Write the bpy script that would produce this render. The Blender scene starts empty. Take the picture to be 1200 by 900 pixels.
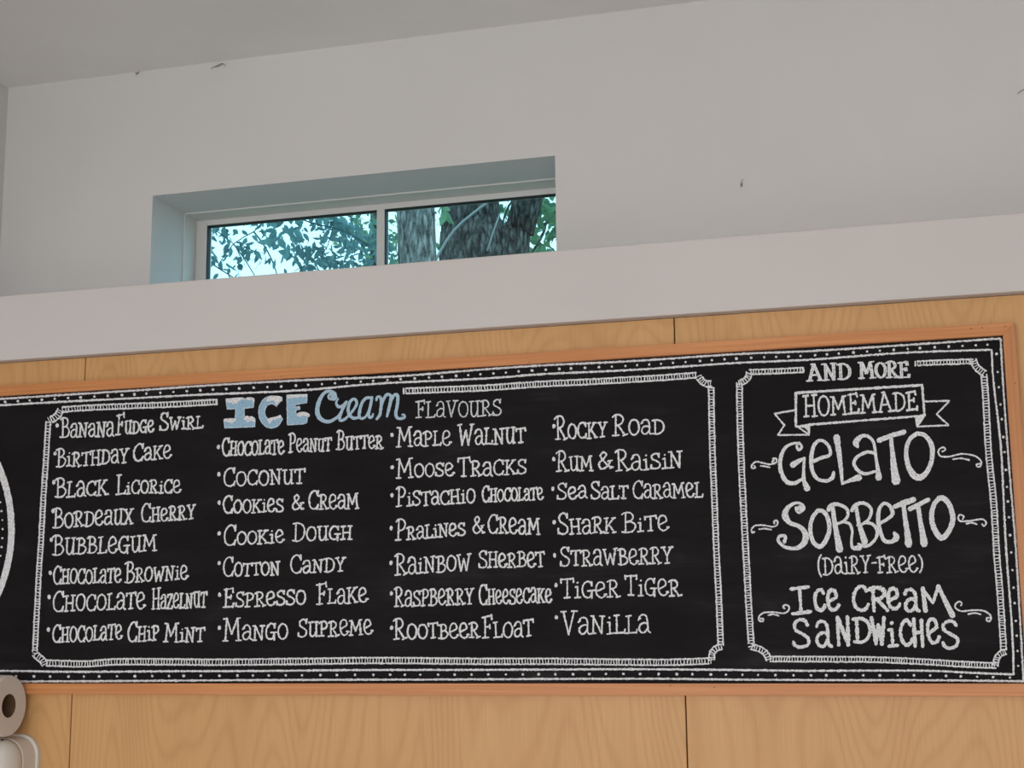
import bpy, bmesh, math, random
import numpy as np
from mathutils import Vector, Matrix

random.seed(7)
rng = np.random.default_rng(7)
scene = bpy.context.scene
C = scene.collection

# ------------------------------------------------------------------ camera, world, lights, exposure
FPX = 1670.0                                   # focal length in pixels of the 1200 x 900 frame
RWC = np.array([[0.96347973, 0.2675757, -0.01049069],
                [0.05492769, -0.15913536, 0.98572759],
                [0.26208731, -0.95030478, -0.16802101]])   # world -> camera axes
CAM = np.array([0.0, 0.0, 1.55])
cam_data = bpy.data.cameras.new('camera')
cam_data.sensor_fit = 'HORIZONTAL'
cam_data.sensor_width = 36.0
cam_data.lens = 36.0 * FPX / 1200.0
cam_data.clip_start = 0.05
cam = bpy.data.objects.new('camera', cam_data)
C.objects.link(cam)
M = Matrix([list(r) for r in RWC.T]).to_4x4()
M.translation = Vector(CAM)
cam.matrix_world = M
scene.camera = cam

vs = scene.view_settings
vs.view_transform = 'Standard'
vs.look = 'None'
vs.exposure = 0.0
vs.gamma = 1.0
vs.use_curve_mapping = False
scene.cycles.use_denoising = True
scene.cycles.max_bounces = 10
scene.cycles.transparent_max_bounces = 16

world = bpy.data.worlds.new('sky')
scene.world = world
world.use_nodes = True
wn = world.node_tree.nodes
wn['Background'].inputs['Color'].default_value = (0.84, 1.50, 1.80, 1)
wn['Background'].inputs['Strength'].default_value = 1.05


def area_light(name, loc, target, sx, sy, power, color):
    l = bpy.data.lights.new(name, 'AREA')
    l.shape = 'RECTANGLE'
    l.size, l.size_y = sx, sy
    l.energy = power
    l.color = color
    o = bpy.data.objects.new(name, l)
    C.objects.link(o)
    o.location = loc
    d = Vector(target) - Vector(loc)
    o.rotation_euler = d.to_track_quat('-Z', 'Y').to_euler()
    return o


area_light('added_rear_light', (-0.5, -2.35, 1.35), (-0.4, 0.6, 0.0), 5.0, 2.0, 138, (1.0, 0.995, 0.985))  # added main lamp in front of the closed rear wall; no storefront is built
area_light('added_right_fill', (3.25, -0.4, 1.5), (-1.0, 2.0, 1.4), 1.8, 2.0, 4, (1.0, 0.995, 0.985))  # added weak fill lamp on the right; the wall has no doorway


# ------------------------------------------------------------------ helpers
def at(px, py, Y):
    """world point on the vertical plane y = Y that the photograph shows at pixel (px, py)"""
    d = RWC.T @ np.array([(px - 600.0) / FPX, -(py - 450.0) / FPX, -1.0])
    return CAM + d * (Y / d[1])


def at_many(P, Y):
    P = np.asarray(P, float)
    D = np.stack([(P[:, 0] - 600.0) / FPX, -(P[:, 1] - 450.0) / FPX, -np.ones(len(P))], 1) @ RWC
    return CAM + D * (Y / D[:, 1])[:, None]


WL = {}                                        # world location of every root / part


def thing(name, label, cat, loc=(0, 0, 0), group=None, kind=None):
    o = bpy.data.objects.new(name, None)
    C.objects.link(o)
    o.location = loc
    o.empty_display_size = 0.1
    WL[o] = Vector(loc)
    if label:
        o['label'] = label
    if cat:
        o['category'] = cat
    if group:
        o['group'] = group
    if kind:
        o['kind'] = kind
    return o


def mesh_obj(name, verts, faces, mat, parent=None, smooth=False, label=None, loc=None):
    me = bpy.data.meshes.new(name)
    base = WL[parent] if parent is not None else Vector(loc or (0, 0, 0))
    vv = np.asarray(verts, float) - np.array(base)
    me.from_pydata([tuple(v) for v in vv], [], faces)
    me.update()
    if smooth:
        me.polygons.foreach_set('use_smooth', [True] * len(me.polygons))
    o = bpy.data.objects.new(name, me)
    C.objects.link(o)
    if mat:
        me.materials.append(mat)
    if parent is not None:
        o.parent = parent
    else:
        o.location = base
    WL[o] = Vector(base)
    if label:
        o['label'] = label
    return o


def bm_obj(name, bm, mat, parent=None, smooth=False, label=None, loc=None):
    bmesh.ops.recalc_face_normals(bm, faces=bm.faces)
    bm.verts.index_update()
    v = [tuple(x.co) for x in bm.verts]
    f = [[y.index for y in x.verts] for x in bm.faces]
    bm.free()
    return mesh_obj(name, v, f, mat, parent, smooth, label, loc)


def tag(o, label=None, cat=None, group=None, kind=None):
    if label:
        o['label'] = label
    if cat:
        o['category'] = cat
    if group:
        o['group'] = group
    if kind:
        o['kind'] = kind
    return o


def add_box(bm, x0, x1, y0, y1, z0, z1, bevel=0.0, segs=2):
    r = bmesh.ops.create_cube(bm, size=1.0)
    vs_ = r['verts']
    for v in vs_:
        v.co = Vector(((x0 + x1) / 2 + v.co.x * (x1 - x0), (y0 + y1) / 2 + v.co.y * (y1 - y0), (z0 + z1) / 2 + v.co.z * (z1 - z0)))
    if bevel > 0:
        es = list({e for v in vs_ for e in v.link_edges})
        bmesh.ops.bevel(bm, geom=es, offset=bevel, segments=segs, affect='EDGES', profile=0.5)


def box_obj(name, dims, mat, parent=None, bevel=0.0, label=None, kind=None, loc=None):
    bm = bmesh.new()
    add_box(bm, *dims, bevel=bevel)
    o = bm_obj(name, bm, mat, parent, label=label, loc=loc)
    if kind:
        o['kind'] = kind
    return o


def tube(points, radii, segs=8, cap=True, rough=0.0, seed=0):
    """verts, faces of a tube through 3-D points"""
    P = [Vector(p) for p in points]
    r_ = random.Random(seed)
    verts, faces = [], []
    ref = Vector((0.31, -0.95, 0.11)).normalized()
    n = len(P)
    offs = [r_.uniform(0, 6.28) for _ in range(4)]
    for i in range(n):
        t = (P[min(i + 1, n - 1)] - P[max(i - 1, 0)]).normalized()
        u = t.cross(ref)
        if u.length < 1e-3:
            u = t.cross(Vector((1, 0, 0)))
        u.normalize()
        v = t.cross(u)
        R = radii[i] if hasattr(radii, '__len__') else radii
        for k in range(segs):
            a = 2 * math.pi * k / segs
            rr = R
            if rough:
                rr *= 1 + rough * (math.sin(3 * a + offs[0] + i * 0.7) * 0.5 + math.sin(5 * a + offs[1] - i * 0.9) * 0.35 + r_.uniform(-.35, .35))
            verts.append(tuple(P[i] + (u * math.cos(a) + v * math.sin(a)) * rr))
    for i in range(n - 1):
        for k in range(segs):
            a, b = i * segs + k, i * segs + (k + 1) % segs
            faces.append([a, b, b + segs, a + segs])
    if cap:
        faces.append(list(range(segs))[::-1])
        faces.append([(n - 1) * segs + k for k in range(segs)])
    return verts, faces


def smooth_path(pts, step, closed=False):
    """Catmull-Rom through pts, resampled at about `step`"""
    P = np.asarray(pts, float)
    n = len(P)
    out = []
    rngi = range(n if closed else n - 1)
    for i in rngi:
        if closed:
            p0, p1, p2, p3 = P[(i - 1) % n], P[i], P[(i + 1) % n], P[(i + 2) % n]
        else:
            p1, p2 = P[i], P[i + 1]
            p0 = P[i - 1] if i > 0 else 2 * p1 - p2
            p3 = P[i + 2] if i + 2 < n else 2 * p2 - p1
        m = max(2, int(math.ceil(np.linalg.norm((p2 - p1)[:2]) / step)))
        for k in range(m):
            t = k / m
            out.append(0.5 * ((2 * p1) + (-p0 + p2) * t + (2 * p0 - 5 * p1 + 4 * p2 - p3) * t * t + (-p0 + 3 * p1 - 3 * p2 + p3) * t ** 3))
    out.append(P[0] if closed else P[-1])
    return np.array(out)


# ------------------------------------------------------------------ materials
def new_mat(name, color, rough=0.6, spec=0.3):
    m = bpy.data.materials.new(name)
    m.use_nodes = True
    b = m.node_tree.nodes['Principled BSDF']
    b.inputs['Base Color'].default_value = (*color, 1)
    b.inputs['Roughness'].default_value = rough
    b.inputs['Specular IOR Level'].default_value = spec
    return m, m.node_tree, b


def N(nt, kind, **kw):
    n = nt.nodes.new(kind)
    for k, v in kw.items():
        if k.startswith('i_'):
            key = k[2:]
            n.inputs[int(key) if key.isdigit() else key.replace('_', ' ')].default_value = v
        else:
            setattr(n, k, v)
    return n


def math_n(nt, op, a, b=None, c=None):
    n = nt.nodes.new('ShaderNodeMath')
    n.operation = op
    for i, x in enumerate((a, b, c)):
        if x is None:
            continue
        if isinstance(x, (int, float)):
            n.inputs[i].default_value = x
        else:
            nt.links.new(x, n.inputs[i])
    return n.outputs[0]


def ramp(nt, fac, stops):
    n = nt.nodes.new('ShaderNodeValToRGB')
    e = n.color_ramp.elements
    while len(e) < len(stops):
        e.new(0.5)
    for i, (p, c) in enumerate(stops):
        e[i].position = p
        e[i].color = (*c, 1)
    nt.links.new(fac, n.inputs[0])
    return n.outputs[0]


def painted(name, color, var=0.03, bump=0.02, scale=220.0):
    m, nt, b = new_mat(name, color, 0.75, 0.2)
    tc = N(nt, 'ShaderNodeTexCoord')
    n1 = N(nt, 'ShaderNodeTexNoise', i_Scale=2.2, i_Detail=4.0)
    nt.links.new(tc.outputs['Object'], n1.inputs['Vector'])
    col = ramp(nt, n1.outputs['Fac'], [(0.3, tuple(c * (1 - var) for c in color)), (0.7, tuple(min(1, c * (1 + var)) for c in color))])
    nt.links.new(col, b.inputs['Base Color'])
    n2 = N(nt, 'ShaderNodeTexNoise', i_Scale=scale, i_Detail=2.0)
    nt.links.new(tc.outputs['Object'], n2.inputs['Vector'])
    bp = N(nt, 'ShaderNodeBump', i_Strength=bump, i_Distance=0.002)
    nt.links.new(n2.outputs['Fac'], bp.inputs['Height'])
    nt.links.new(bp.outputs['Normal'], b.inputs['Normal'])
    return m


def plywood(name, base, dark, light):
    """rotary / flat-sliced veneer: cathedral figure mirrored in leaves plus fine pores"""
    m, nt, b = new_mat(name, base, 0.42, 0.35)
    tc = N(nt, 'ShaderNodeTexCoord')
    oi = N(nt, 'ShaderNodeObjectInfo')
    sep = N(nt, 'ShaderNodeSeparateXYZ')
    nt.links.new(tc.outputs['Object'], sep.inputs[0])
    x, z = sep.outputs['X'], sep.outputs['Z']
    rnd = oi.outputs['Random']
    wob = N(nt, 'ShaderNodeTexNoise', i_Scale=1.0, i_Detail=3.0)
    mp = N(nt, 'ShaderNodeMapping')
    mp.inputs['Scale'].default_value = (5.0, 1.0, 1.6)
    nt.links.new(tc.outputs['Object'], mp.inputs['Vector'])
    nt.links.new(mp.outputs[0], wob.inputs['Vector'])
    xx = math_n(nt, 'ADD', x, math_n(nt, 'MULTIPLY', rnd, 3.1))
    xx = math_n(nt, 'ADD', xx, math_n(nt, 'MULTIPLY', math_n(nt, 'SUBTRACT', wob.outputs['Fac'], 0.5), 0.05))
    mpf = N(nt, 'ShaderNodeMapping')
    mpf.inputs['Scale'].default_value = (4.4, 1.0, 0.85)
    cmb = N(nt, 'ShaderNodeCombineXYZ')
    nt.links.new(xx, cmb.inputs[0])
    nt.links.new(math_n(nt, 'MULTIPLY', rnd, 7.0), cmb.inputs[1])
    nt.links.new(z, cmb.inputs[2])
    nt.links.new(cmb.outputs[0], mpf.inputs['Vector'])
    fld = N(nt, 'ShaderNodeTexNoise', i_Scale=1.0, i_Detail=1.2, i_Roughness=0.35)
    nt.links.new(mpf.outputs[0], fld.inputs['Vector'])
    s = math_n(nt, 'SINE', math_n(nt, 'MULTIPLY', fld.outputs['Fac'], 230.0))
    s = math_n(nt, 'POWER', math_n(nt, 'ADD', math_n(nt, 'MULTIPLY', s, 0.5), 0.5), 3.0)
    # fine pores, long in z
    mp2 = N(nt, 'ShaderNodeMapping')
    mp2.inputs['Scale'].default_value = (420.0, 60.0, 9.0)
    nt.links.new(tc.outputs['Object'], mp2.inputs['Vector'])
    po = N(nt, 'ShaderNodeTexNoise', i_Scale=1.0, i_Detail=2.0)
    nt.links.new(mp2.outputs[0], po.inputs['Vector'])
    # broad blotches
    mp3 = N(nt, 'ShaderNodeMapping')
    mp3.inputs['Scale'].default_value = (9.0, 1.0, 1.3)
    nt.links.new(tc.outputs['Object'], mp3.inputs['Vector'])
    bl = N(nt, 'ShaderNodeTexNoise', i_Scale=1.0, i_Detail=2.0)
    nt.links.new(mp3.outputs[0], bl.inputs['Vector'])
    f = math_n(nt, 'ADD', math_n(nt, 'MULTIPLY', s, 0.17), math_n(nt, 'MULTIPLY', po.outputs['Fac'], 0.42))
    f = math_n(nt, 'ADD', f, math_n(nt, 'MULTIPLY', bl.outputs['Fac'], 0.45))
    col = ramp(nt, f, [(0.28, light), (0.55, base), (0.95, dark)])
    nt.links.new(col, b.inputs['Base Color'])
    bp = N(nt, 'ShaderNodeBump', i_Strength=0.05, i_Distance=0.001)
    nt.links.new(po.outputs['Fac'], bp.inputs['Height'])
    nt.links.new(bp.outputs['Normal'], b.inputs['Normal'])
    return m


def rail_wood(name, base, dark, light, along):
    m, nt, b = new_mat(name, base, 0.4, 0.35)
    tc = N(nt, 'ShaderNodeTexCoord')
    mp = N(nt, 'ShaderNodeMapping')
    mp.inputs['Scale'].default_value = (3.0, 120.0, 160.0) if along == 'X' else (160.0, 120.0, 3.0)
    nt.links.new(tc.outputs['Object'], mp.inputs['Vector'])
    n = N(nt, 'ShaderNodeTexNoise', i_Scale=1.0, i_Detail=3.0)
    nt.links.new(mp.outputs[0], n.inputs['Vector'])
    col = ramp(nt, n.outputs['Fac'], [(0.3, light), (0.5, base), (0.75, dark)])
    nt.links.new(col, b.inputs['Base Color'])
    return m


def chalk(name, color, speck=0.40, board=(0.011, 0.0105, 0.0115)):
    m, nt, b = new_mat(name, color, 0.95, 0.05)
    tc = N(nt, 'ShaderNodeTexCoord')
    n = N(nt, 'ShaderNodeTexNoise', i_Scale=480.0, i_Detail=3.0, i_Roughness=0.65)
    nt.links.new(tc.outputs['Object'], n.inputs['Vector'])
    mid = tuple(c * 0.66 + d * 0.34 for c, d in zip(color, board))
    low = tuple(c * speck + d * (1 - speck) for c, d in zip(color, board))
    col = ramp(nt, n.outputs['Fac'], [(0.29, low), (0.42, mid), (0.54, color), (0.75, tuple(min(1, c * 1.08) for c in color))])
    nt.links.new(col, b.inputs['Base Color'])
    return m


def slate(name):
    m, nt, b = new_mat(name, (0.011, 0.0105, 0.0115), 0.6, 0.05)
    tc = N(nt, 'ShaderNodeTexCoord')
    mp = N(nt, 'ShaderNodeMapping')
    mp.inputs['Scale'].default_value = (2.2, 1.0, 7.0)
    mp.inputs['Rotation'].default_value = (0, 0.06, 0)
    nt.links.new(tc.outputs['Object'], mp.inputs['Vector'])
    n1 = N(nt, 'ShaderNodeTexNoise', i_Scale=1.6, i_Detail=6.0, i_Roughness=0.6)
    nt.links.new(mp.outputs[0], n1.inputs['Vector'])
    mp2 = N(nt, 'ShaderNodeMapping')
    mp2.inputs['Scale'].default_value = (9.0, 1.0, 160.0)
    nt.links.new(tc.outputs['Object'], mp2.inputs['Vector'])
    n2 = N(nt, 'ShaderNodeTexNoise', i_Scale=1.0, i_Detail=3.0)
    nt.links.new(mp2.outputs[0], n2.inputs['Vector'])
    f = math_n(nt, 'ADD', math_n(nt, 'MULTIPLY', n1.outputs['Fac'], 0.8), math_n(nt, 'MULTIPLY', n2.outputs['Fac'], 0.2))
    col = ramp(nt, f, [(0.42, (0.0105, 0.0098, 0.0112)), (0.56, (0.0140, 0.0132, 0.0150)), (0.72, (0.030, 0.029, 0.032))])
    nt.links.new(col, b.inputs['Base Color'])
    return m


def bark(name, dark, light):
    m, nt, b = new_mat(name, dark, 0.95, 0.05)
    tc = N(nt, 'ShaderNodeTexCoord')
    mp = N(nt, 'ShaderNodeMapping')
    mp.inputs['Scale'].default_value = (40.0, 40.0, 11.0)
    nt.links.new(tc.outputs['Object'], mp.inputs['Vector'])
    ns = N(nt, 'ShaderNodeTexNoise', i_Scale=1.1, i_Detail=6.0, i_Roughness=0.75)
    nt.links.new(mp.outputs[0], ns.inputs['Vector'])
    vo = N(nt, 'ShaderNodeTexVoronoi', feature='DISTANCE_TO_EDGE', i_Scale=1.0)
    mixv = N(nt, 'ShaderNodeVectorMath', operation='ADD')
    nt.links.new(mp.outputs[0], mixv.inputs[0])
    nt.links.new(ns.outputs['Color'], mixv.inputs[1])
    nt.links.new(mixv.outputs[0], vo.inputs['Vector'])
    f = math_n(nt, 'ADD', math_n(nt, 'MULTIPLY', vo.outputs['Distance'], 0.55), math_n(nt, 'MULTIPLY', ns.outputs['Fac'], 0.95))
    col = ramp(nt, f, [(0.42, tuple(c * 0.25 for c in dark)), (0.58, dark), (0.80, light)])
    nt.links.new(col, b.inputs['Base Color'])
    bp = N(nt, 'ShaderNodeBump', i_Strength=0.9, i_Distance=0.02)
    nt.links.new(f, bp.inputs['Height'])
    nt.links.new(bp.outputs['Normal'], b.inputs['Normal'])
    return m


def leaf_mat(name, dark, light, trans):
    m, nt, b = new_mat(name, dark, 0.5, 0.25)
    geo = N(nt, 'ShaderNodeNewGeometry')
    col = ramp(nt, geo.outputs['Random Per Island'], [(0.0, dark), (1.0, light)])
    nt.links.new(col, b.inputs['Base Color'])
    tr = N(nt, 'ShaderNodeBsdfTranslucent')
    nt.links.new(col, tr.inputs['Color'])
    mx = N(nt, 'ShaderNodeMixShader', i_0=trans)
    nt.links.new(b.outputs[0], mx.inputs[1])
    nt.links.new(tr.outputs[0], mx.inputs[2])
    nt.links.new(mx.outputs[0], nt.nodes['Material Output'].inputs['Surface'])
    return m


def glass_mat():
    m = bpy.data.materials.new('window_glass')
    m.use_nodes = True
    nt = m.node_tree
    nt.nodes.remove(nt.nodes['Principled BSDF'])
    t = N(nt, 'ShaderNodeBsdfTransparent')
    t.inputs['Color'].default_value = (0.88, 0.97, 0.97, 1)
    g = N(nt, 'ShaderNodeBsdfGlossy')
    g.inputs['Roughness'].default_value = 0.02
    fr = N(nt, 'ShaderNodeFresnel', i_IOR=1.45)
    mx = N(nt, 'ShaderNodeMixShader')
    nt.links.new(fr.outputs[0], mx.inputs[0])
    nt.links.new(t.outputs[0], mx.inputs[1])
    nt.links.new(g.outputs[0], mx.inputs[2])
    nt.links.new(mx.outputs[0], nt.nodes['Material Output'].inputs['Surface'])
    return m


MAT = {}
MAT['wall'] = painted('wall_paint', (0.66, 0.648, 0.642))
MAT['ceiling'] = painted('ceiling_paint', (0.80, 0.785, 0.77))
MAT['ledge'] = painted('ledge_paint', (0.645, 0.61, 0.60), var=0.02)
MAT['floor'] = painted('floor_tile', (0.62, 0.605, 0.59), var=0.1)
MAT['vinyl'] = new_mat('window_vinyl', (0.66, 0.64, 0.62), 0.4, 0.4)[0]
MAT['gasket'] = new_mat('black_gasket', (0.01, 0.01, 0.012), 0.6)[0]
MAT['glass'] = glass_mat()
MAT['ply'] = plywood('plywood_veneer', (0.598, 0.330, 0.133), (0.478, 0.248, 0.093), (0.662, 0.383, 0.165))
MAT['seam'] = new_mat('panel_seam', (0.05, 0.028, 0.014), 0.9, 0.05)[0]
MAT['rail_x'] = rail_wood('frame_wood_along', (0.60, 0.246, 0.088), (0.52, 0.20, 0.066), (0.67, 0.292, 0.112), 'X')
MAT['rail_z'] = rail_wood('frame_wood_upright', (0.54, 0.225, 0.083), (0.47, 0.182, 0.060), (0.61, 0.268, 0.102), 'Z')
MAT['slate'] = slate('blackboard_surface')
MAT['chalk'] = chalk('white_chalk', (0.84, 0.85, 0.88))
MAT['chalk_thick'] = chalk('white_chalk_shaded_solid', (0.84, 0.85, 0.88), 0.30)
MAT['chalk_blue'] = chalk('pale_blue_chalk', (0.46, 0.63, 0.77), 0.62)
MAT['chalk_ice'] = chalk('ice_blue_chalk', (0.36, 0.58, 0.76), 0.62)
MAT['chalk_outline'] = chalk('pale_blue_outline', (0.60, 0.73, 0.84), 0.6)
MAT['chalk_grey'] = chalk('bluish_white_chalk', (0.74, 0.77, 0.81), 0.4)
MAT['paper'] = painted('tissue_paper', (0.70, 0.66, 0.615), var=0.04, bump=0.25, scale=160)
MAT['card'] = new_mat('cardboard_core', (0.12, 0.07, 0.04), 0.9, 0.05)[0]
MAT['plastic'] = new_mat('dispenser_plastic', (0.68, 0.65, 0.60), 0.38, 0.4)[0]
MAT['plastic_dark'] = new_mat('dark_plastic', (0.05, 0.045, 0.04), 0.5)[0]
MAT['web'] = new_mat('cobweb_thread', (0.16, 0.145, 0.13), 0.9, 0.05)[0]
MAT['bark_grey'] = bark('grey_bark', (0.24, 0.235, 0.225), (0.58, 0.55, 0.51))
MAT['bark_dark'] = bark('dark_bark', (0.095, 0.092, 0.088), (0.26, 0.25, 0.23))
MAT['twig'] = new_mat('twig_bark', (0.045, 0.085, 0.10), 0.9, 0.05)[0]
MAT['vine'] = new_mat('pale_vine', (0.30, 0.31, 0.31), 0.9, 0.05)[0]
MAT['leaf_flare'] = leaf_mat('flare_tinted_leaf', (0.085, 0.185, 0.20), (0.16, 0.32, 0.32), 0.4)  # flare of the bright sky painted into the leaf colour as teal
MAT['leaf_green'] = leaf_mat('green_leaf', (0.07, 0.17, 0.11), (0.23, 0.42, 0.23), 0.5)
MAT['ground'] = painted('garden_ground', (0.12, 0.14, 0.07), var=0.3)

# ------------------------------------------------------------------ the room
YP = 2.80                      # face of the plywood panelling
YF = 2.775                     # face of the white ledge
YW = 3.04                      # face of the recessed upper wall
YB = YP - 0.006                # face of the blackboard
wall_t = 0.26
xl = at(5.0, 200, YW)[0]       # left upper wall
zc = 0.5 * (at(8.3, 102.7, YW)[2] + at(836, 0, YW)[2])
z_lt = np.mean([at(0, 346.5, YF)[2], at(450, 310, YF)[2], at(800, 283, YF)[2], at(1200, 247.7, YF)[2]])
z_lb = np.mean([at(0, 422.5, YF)[2], at(740, 373, YF)[2], at(1200, 340.4, YF)[2]])
XR, XLo, YR = 3.6, -3.0, -2.6

box_obj('floor', (XLo, XR, YR, YW + wall_t, -0.1, 0.0), MAT['floor'], kind='structure')
box_obj('ceiling', (xl - 0.1, XR, YR, YW + wall_t, zc, zc + 0.12), MAT['ceiling'], kind='structure')
box_obj('wall_right', (XR, XR + 0.12, YR, YW + wall_t, -0.1, zc + 0.12), MAT['wall'], kind='structure')
box_obj('wall_rear', (XLo - 0.12, XR + 0.12, YR - 0.12, YR, -0.1, zc + 0.12), MAT['wall'], kind='structure')
box_obj('wall_left', (xl - 0.1, xl, YR, YW, z_lt, zc), MAT['wall'], kind='structure')
box_obj('wall_left_lower', (XLo - 0.12, XLo, YR, YW + wall_t, -0.1, z_lt + 0.1), MAT['wall'], kind='structure')
box_obj('ceiling_lower', (XLo, xl - 0.1, YR, YW + wall_t, z_lt, z_lt + 0.1), MAT['ceiling'], kind='structure')

# upper wall with the window opening
wx0 = 0.5 * (at(179.5, 230, YW)[0] + at(175, 325, YW)[0])
wx1 = at(651.2, 235, YW)[0]
wz1 = 0.5 * (at(180, 230, YW)[2] + at(650.5, 181.5, YW)[2])
wz0 = z_lt
bm = bmesh.new()
add_box(bm, xl - 0.1, wx0, YW, YW + wall_t, z_lt - 0.02, zc)
add_box(bm, wx1, XR, YW, YW + wall_t, z_lt - 0.02, zc)
add_box(bm, wx0, wx1, YW, YW + wall_t, wz1, zc)
add_box(bm, XLo, XR, YP + 0.018, YW + wall_t, -0.1, z_lb)
add_box(bm, XLo, XR, YF + 0.05, YW + wall_t, z_lb, z_lt - 0.012)
bm_obj('wall_back', bm, MAT['wall'])['kind'] = 'structure'
box_obj('trim_1', (XLo, XR, YF, YW, z_lb, z_lt), MAT['ledge'], bevel=0.0025, kind='structure')

# plywood panelling, one object per sheet, hung from one setting root
pan = thing('wall_panelling', None, None, (0, YP, 0), kind='structure')
s1 = 0.5 * (at(100, 435, YP)[0] + at(82, 855, YP)[0])
s2 = 0.5 * (at(789.7, 390, YP)[0] + at(805, 855, YP)[0])
wd = s2 - s1
edges = [XLo, s1, s2, s2 + wd, XR]
for a, b in zip(edges[:-1], edges[1:]):
    if b - a < 0.05:
        continue
    bm = bmesh.new()
    add_box(bm, a + 0.0012, b - 0.0012, YP, YP + 0.016, 0.0, z_lb - 0.001, bevel=0.001, segs=1)
    o = bm_obj('plywood_panel', bm, MAT['ply'], pan)
    # put the panel's own origin at its foot
    c = (a + b) / 2
    for v in o.data.vertices:
        v.co.x -= c
        v.co.z -= 1.3
    o.location.x = c
    o.location.z = 1.3
box_obj('seam_backing', (XLo, XR, YP + 0.010, YP + 0.017, 0.0, z_lb - 0.002), MAT['seam'], pan)

# ------------------------------------------------------------------ window
YFR = YW + 0.158               # front of vinyl frame
YS = YFR + 0.062               # front of sash
YG = YS + 0.008
win = thing('window_1', None, None, (wx0, YFR, wz0), kind='structure')
fl = 0.004                     # visible front lip of the frame
bm = bmesh.new()
for (a, b, c, d) in ((wx0, wx0 + fl, wz0, wz1), (wx1 - fl, wx1, wz0, wz1), (wx0, wx1, wz1 - fl, wz1), (wx0, wx1, wz0, wz0 + fl)):
    add_box(bm, a, b, YFR, YFR + 0.095, c, d, bevel=0.0008, segs=1)
bm_obj('window_frame', bm, MAT['vinyl'], win)
gx0 = at(241.5, 300, YS)[0]
gz1 = 0.5 * (at(300, 257.5, YS)[2] + at(640, 229, YS)[2])
m0, m1 = at(441.5, 280, YS)[0], at(450.5, 280, YS)[0]
sx0, sx1, sz0, sz1 = wx0 + fl, wx1 - fl, wz0 + fl, wz1 - fl
gz0 = wz0 + 0.03
gx1 = wx1 - 0.028
bm = bmesh.new()
add_box(bm, sx0, gx0, YS, YS + 0.03, sz0, sz1, bevel=0.0015)
add_box(bm, gx1, sx1, YS, YS + 0.03, sz0, sz1, bevel=0.0015)
add_box(bm, gx0, gx1, YS + .0002, YS + 0.03, gz1, sz1, bevel=0.0015)
add_box(bm, gx0, gx1, YS + .0002, YS + 0.03, sz0, gz0, bevel=0.0015)
bm_obj('sash', bm, MAT['vinyl'], win)
box_obj('mullion', (m0, m1, YS - 0.002, YS + 0.03, gz0, gz1), MAT['vinyl'], win, bevel=0.0015)
bm = bmesh.new()
gk = 0.0022
for (a, b) in ((gx0, m0), (m1, gx1)):
    add_box(bm, a, a + gk, YS + 0.0025, YS + 0.02, gz0, gz1)
    add_box(bm, b - gk * 0.3, b, YS + 0.0025, YS + 0.02, gz0, gz1)
    add_box(bm, a, b, YS + 0.0025, YS + 0.02, gz1 - gk, gz1)
    add_box(bm, a, b, YS + 0.0025, YS + 0.02, gz0, gz0 + gk)
bm_obj('glazing_gasket', bm, MAT['gasket'], win, label='thin black glazing gasket')
for (a, b) in ((gx0, m0), (m1, gx1)):
    mesh_obj('pane', [(a, YG, gz0), (b, YG, gz0), (b, YG, gz1), (a, YG, gz1)], [[0, 1, 2, 3]], MAT['glass'], win)

# ------------------------------------------------------------------ outdoors
mesh_obj('ground', [(-14, YW + wall_t + .05, 0), (12, YW + wall_t + .05, 0), (12, 20, 0), (-14, 20, 0)], [[0, 1, 2, 3]], MAT['ground'])['kind'] = 'structure'


def depth_px(Y, px, py):
    """metres per pixel at that place"""
    return np.linalg.norm(at(px + 1, py, Y) - at(px, py, Y))


class Leaves:
    def __init__(self):
        self.v, self.f = [], []

    def leaf(self, c, size, hang=0.5):
        d = rng.normal(size=3)
        d[2] -= hang * 2.0
        d /= np.linalg.norm(d)
        n = rng.normal(size=3)
        n[1] -= 0.9
        s = np.cross(d, n)
        s /= np.linalg.norm(s)
        n = np.cross(s, d)
        L, W = size, size * rng.uniform(0.20, 0.30)
        c = np.asarray(c)
        b = len(self.v)
        P = [c, c + d * L * .28 + s * W * .85 - n * .06 * L, c + d * L * .6 + s * W * .8 - n * .08 * L, c + d * L,
             c + d * L * .6 - s * W * .8 - n * .08 * L, c + d * L * .28 - s * W * .85 - n * .06 * L, c + d * L * .45 + n * .02 * L]
        self.v += [tuple(p) for p in P]
        self.f += [[b, b + 1, b + 6], [b + 1, b + 2, b + 6], [b + 2, b + 3, b + 6], [b + 3, b + 4, b + 6], [b + 4, b + 5, b + 6], [b + 5, b, b + 6]]

    def blob(self, px, py, rx, ry, Y, n, size, dy=0.25, hang=0.5):
        c = at(px, py, Y)
        k = depth_px(Y, px, py)
        for _ in range(n):
            a = rng.uniform(0, 2 * math.pi)
            r = math.sqrt(rng.uniform(0, 1))
            p = c + np.array([math.cos(a) * r * rx * k, rng.uniform(-dy, dy), math.sin(a) * r * ry * k])
            self.leaf(p, size * rng.uniform(.6, 1.25), hang)

    def crown(self, c, rad, n, size):
        for _ in range(n):
            d = rng.normal(size=3)
            d /= np.linalg.norm(d)
            self.leaf(np.asarray(c) + d * np.asarray(rad) * rng.uniform(.5, 1.0), size * rng.uniform(.7, 1.3))


def path3(pts, Y, n=6, wob=0.0):
    P = [at(a, b, Y) for a, b in pts]
    Q = smooth_path(P, 0.08)
    if wob:
        Q = Q + rng.normal(size=Q.shape) * wob
    return Q


def down_to_ground(P, spread=1.25):
    """continue a trunk's first point straight down to the ground"""
    p = np.asarray(P[0])
    return p


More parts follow.
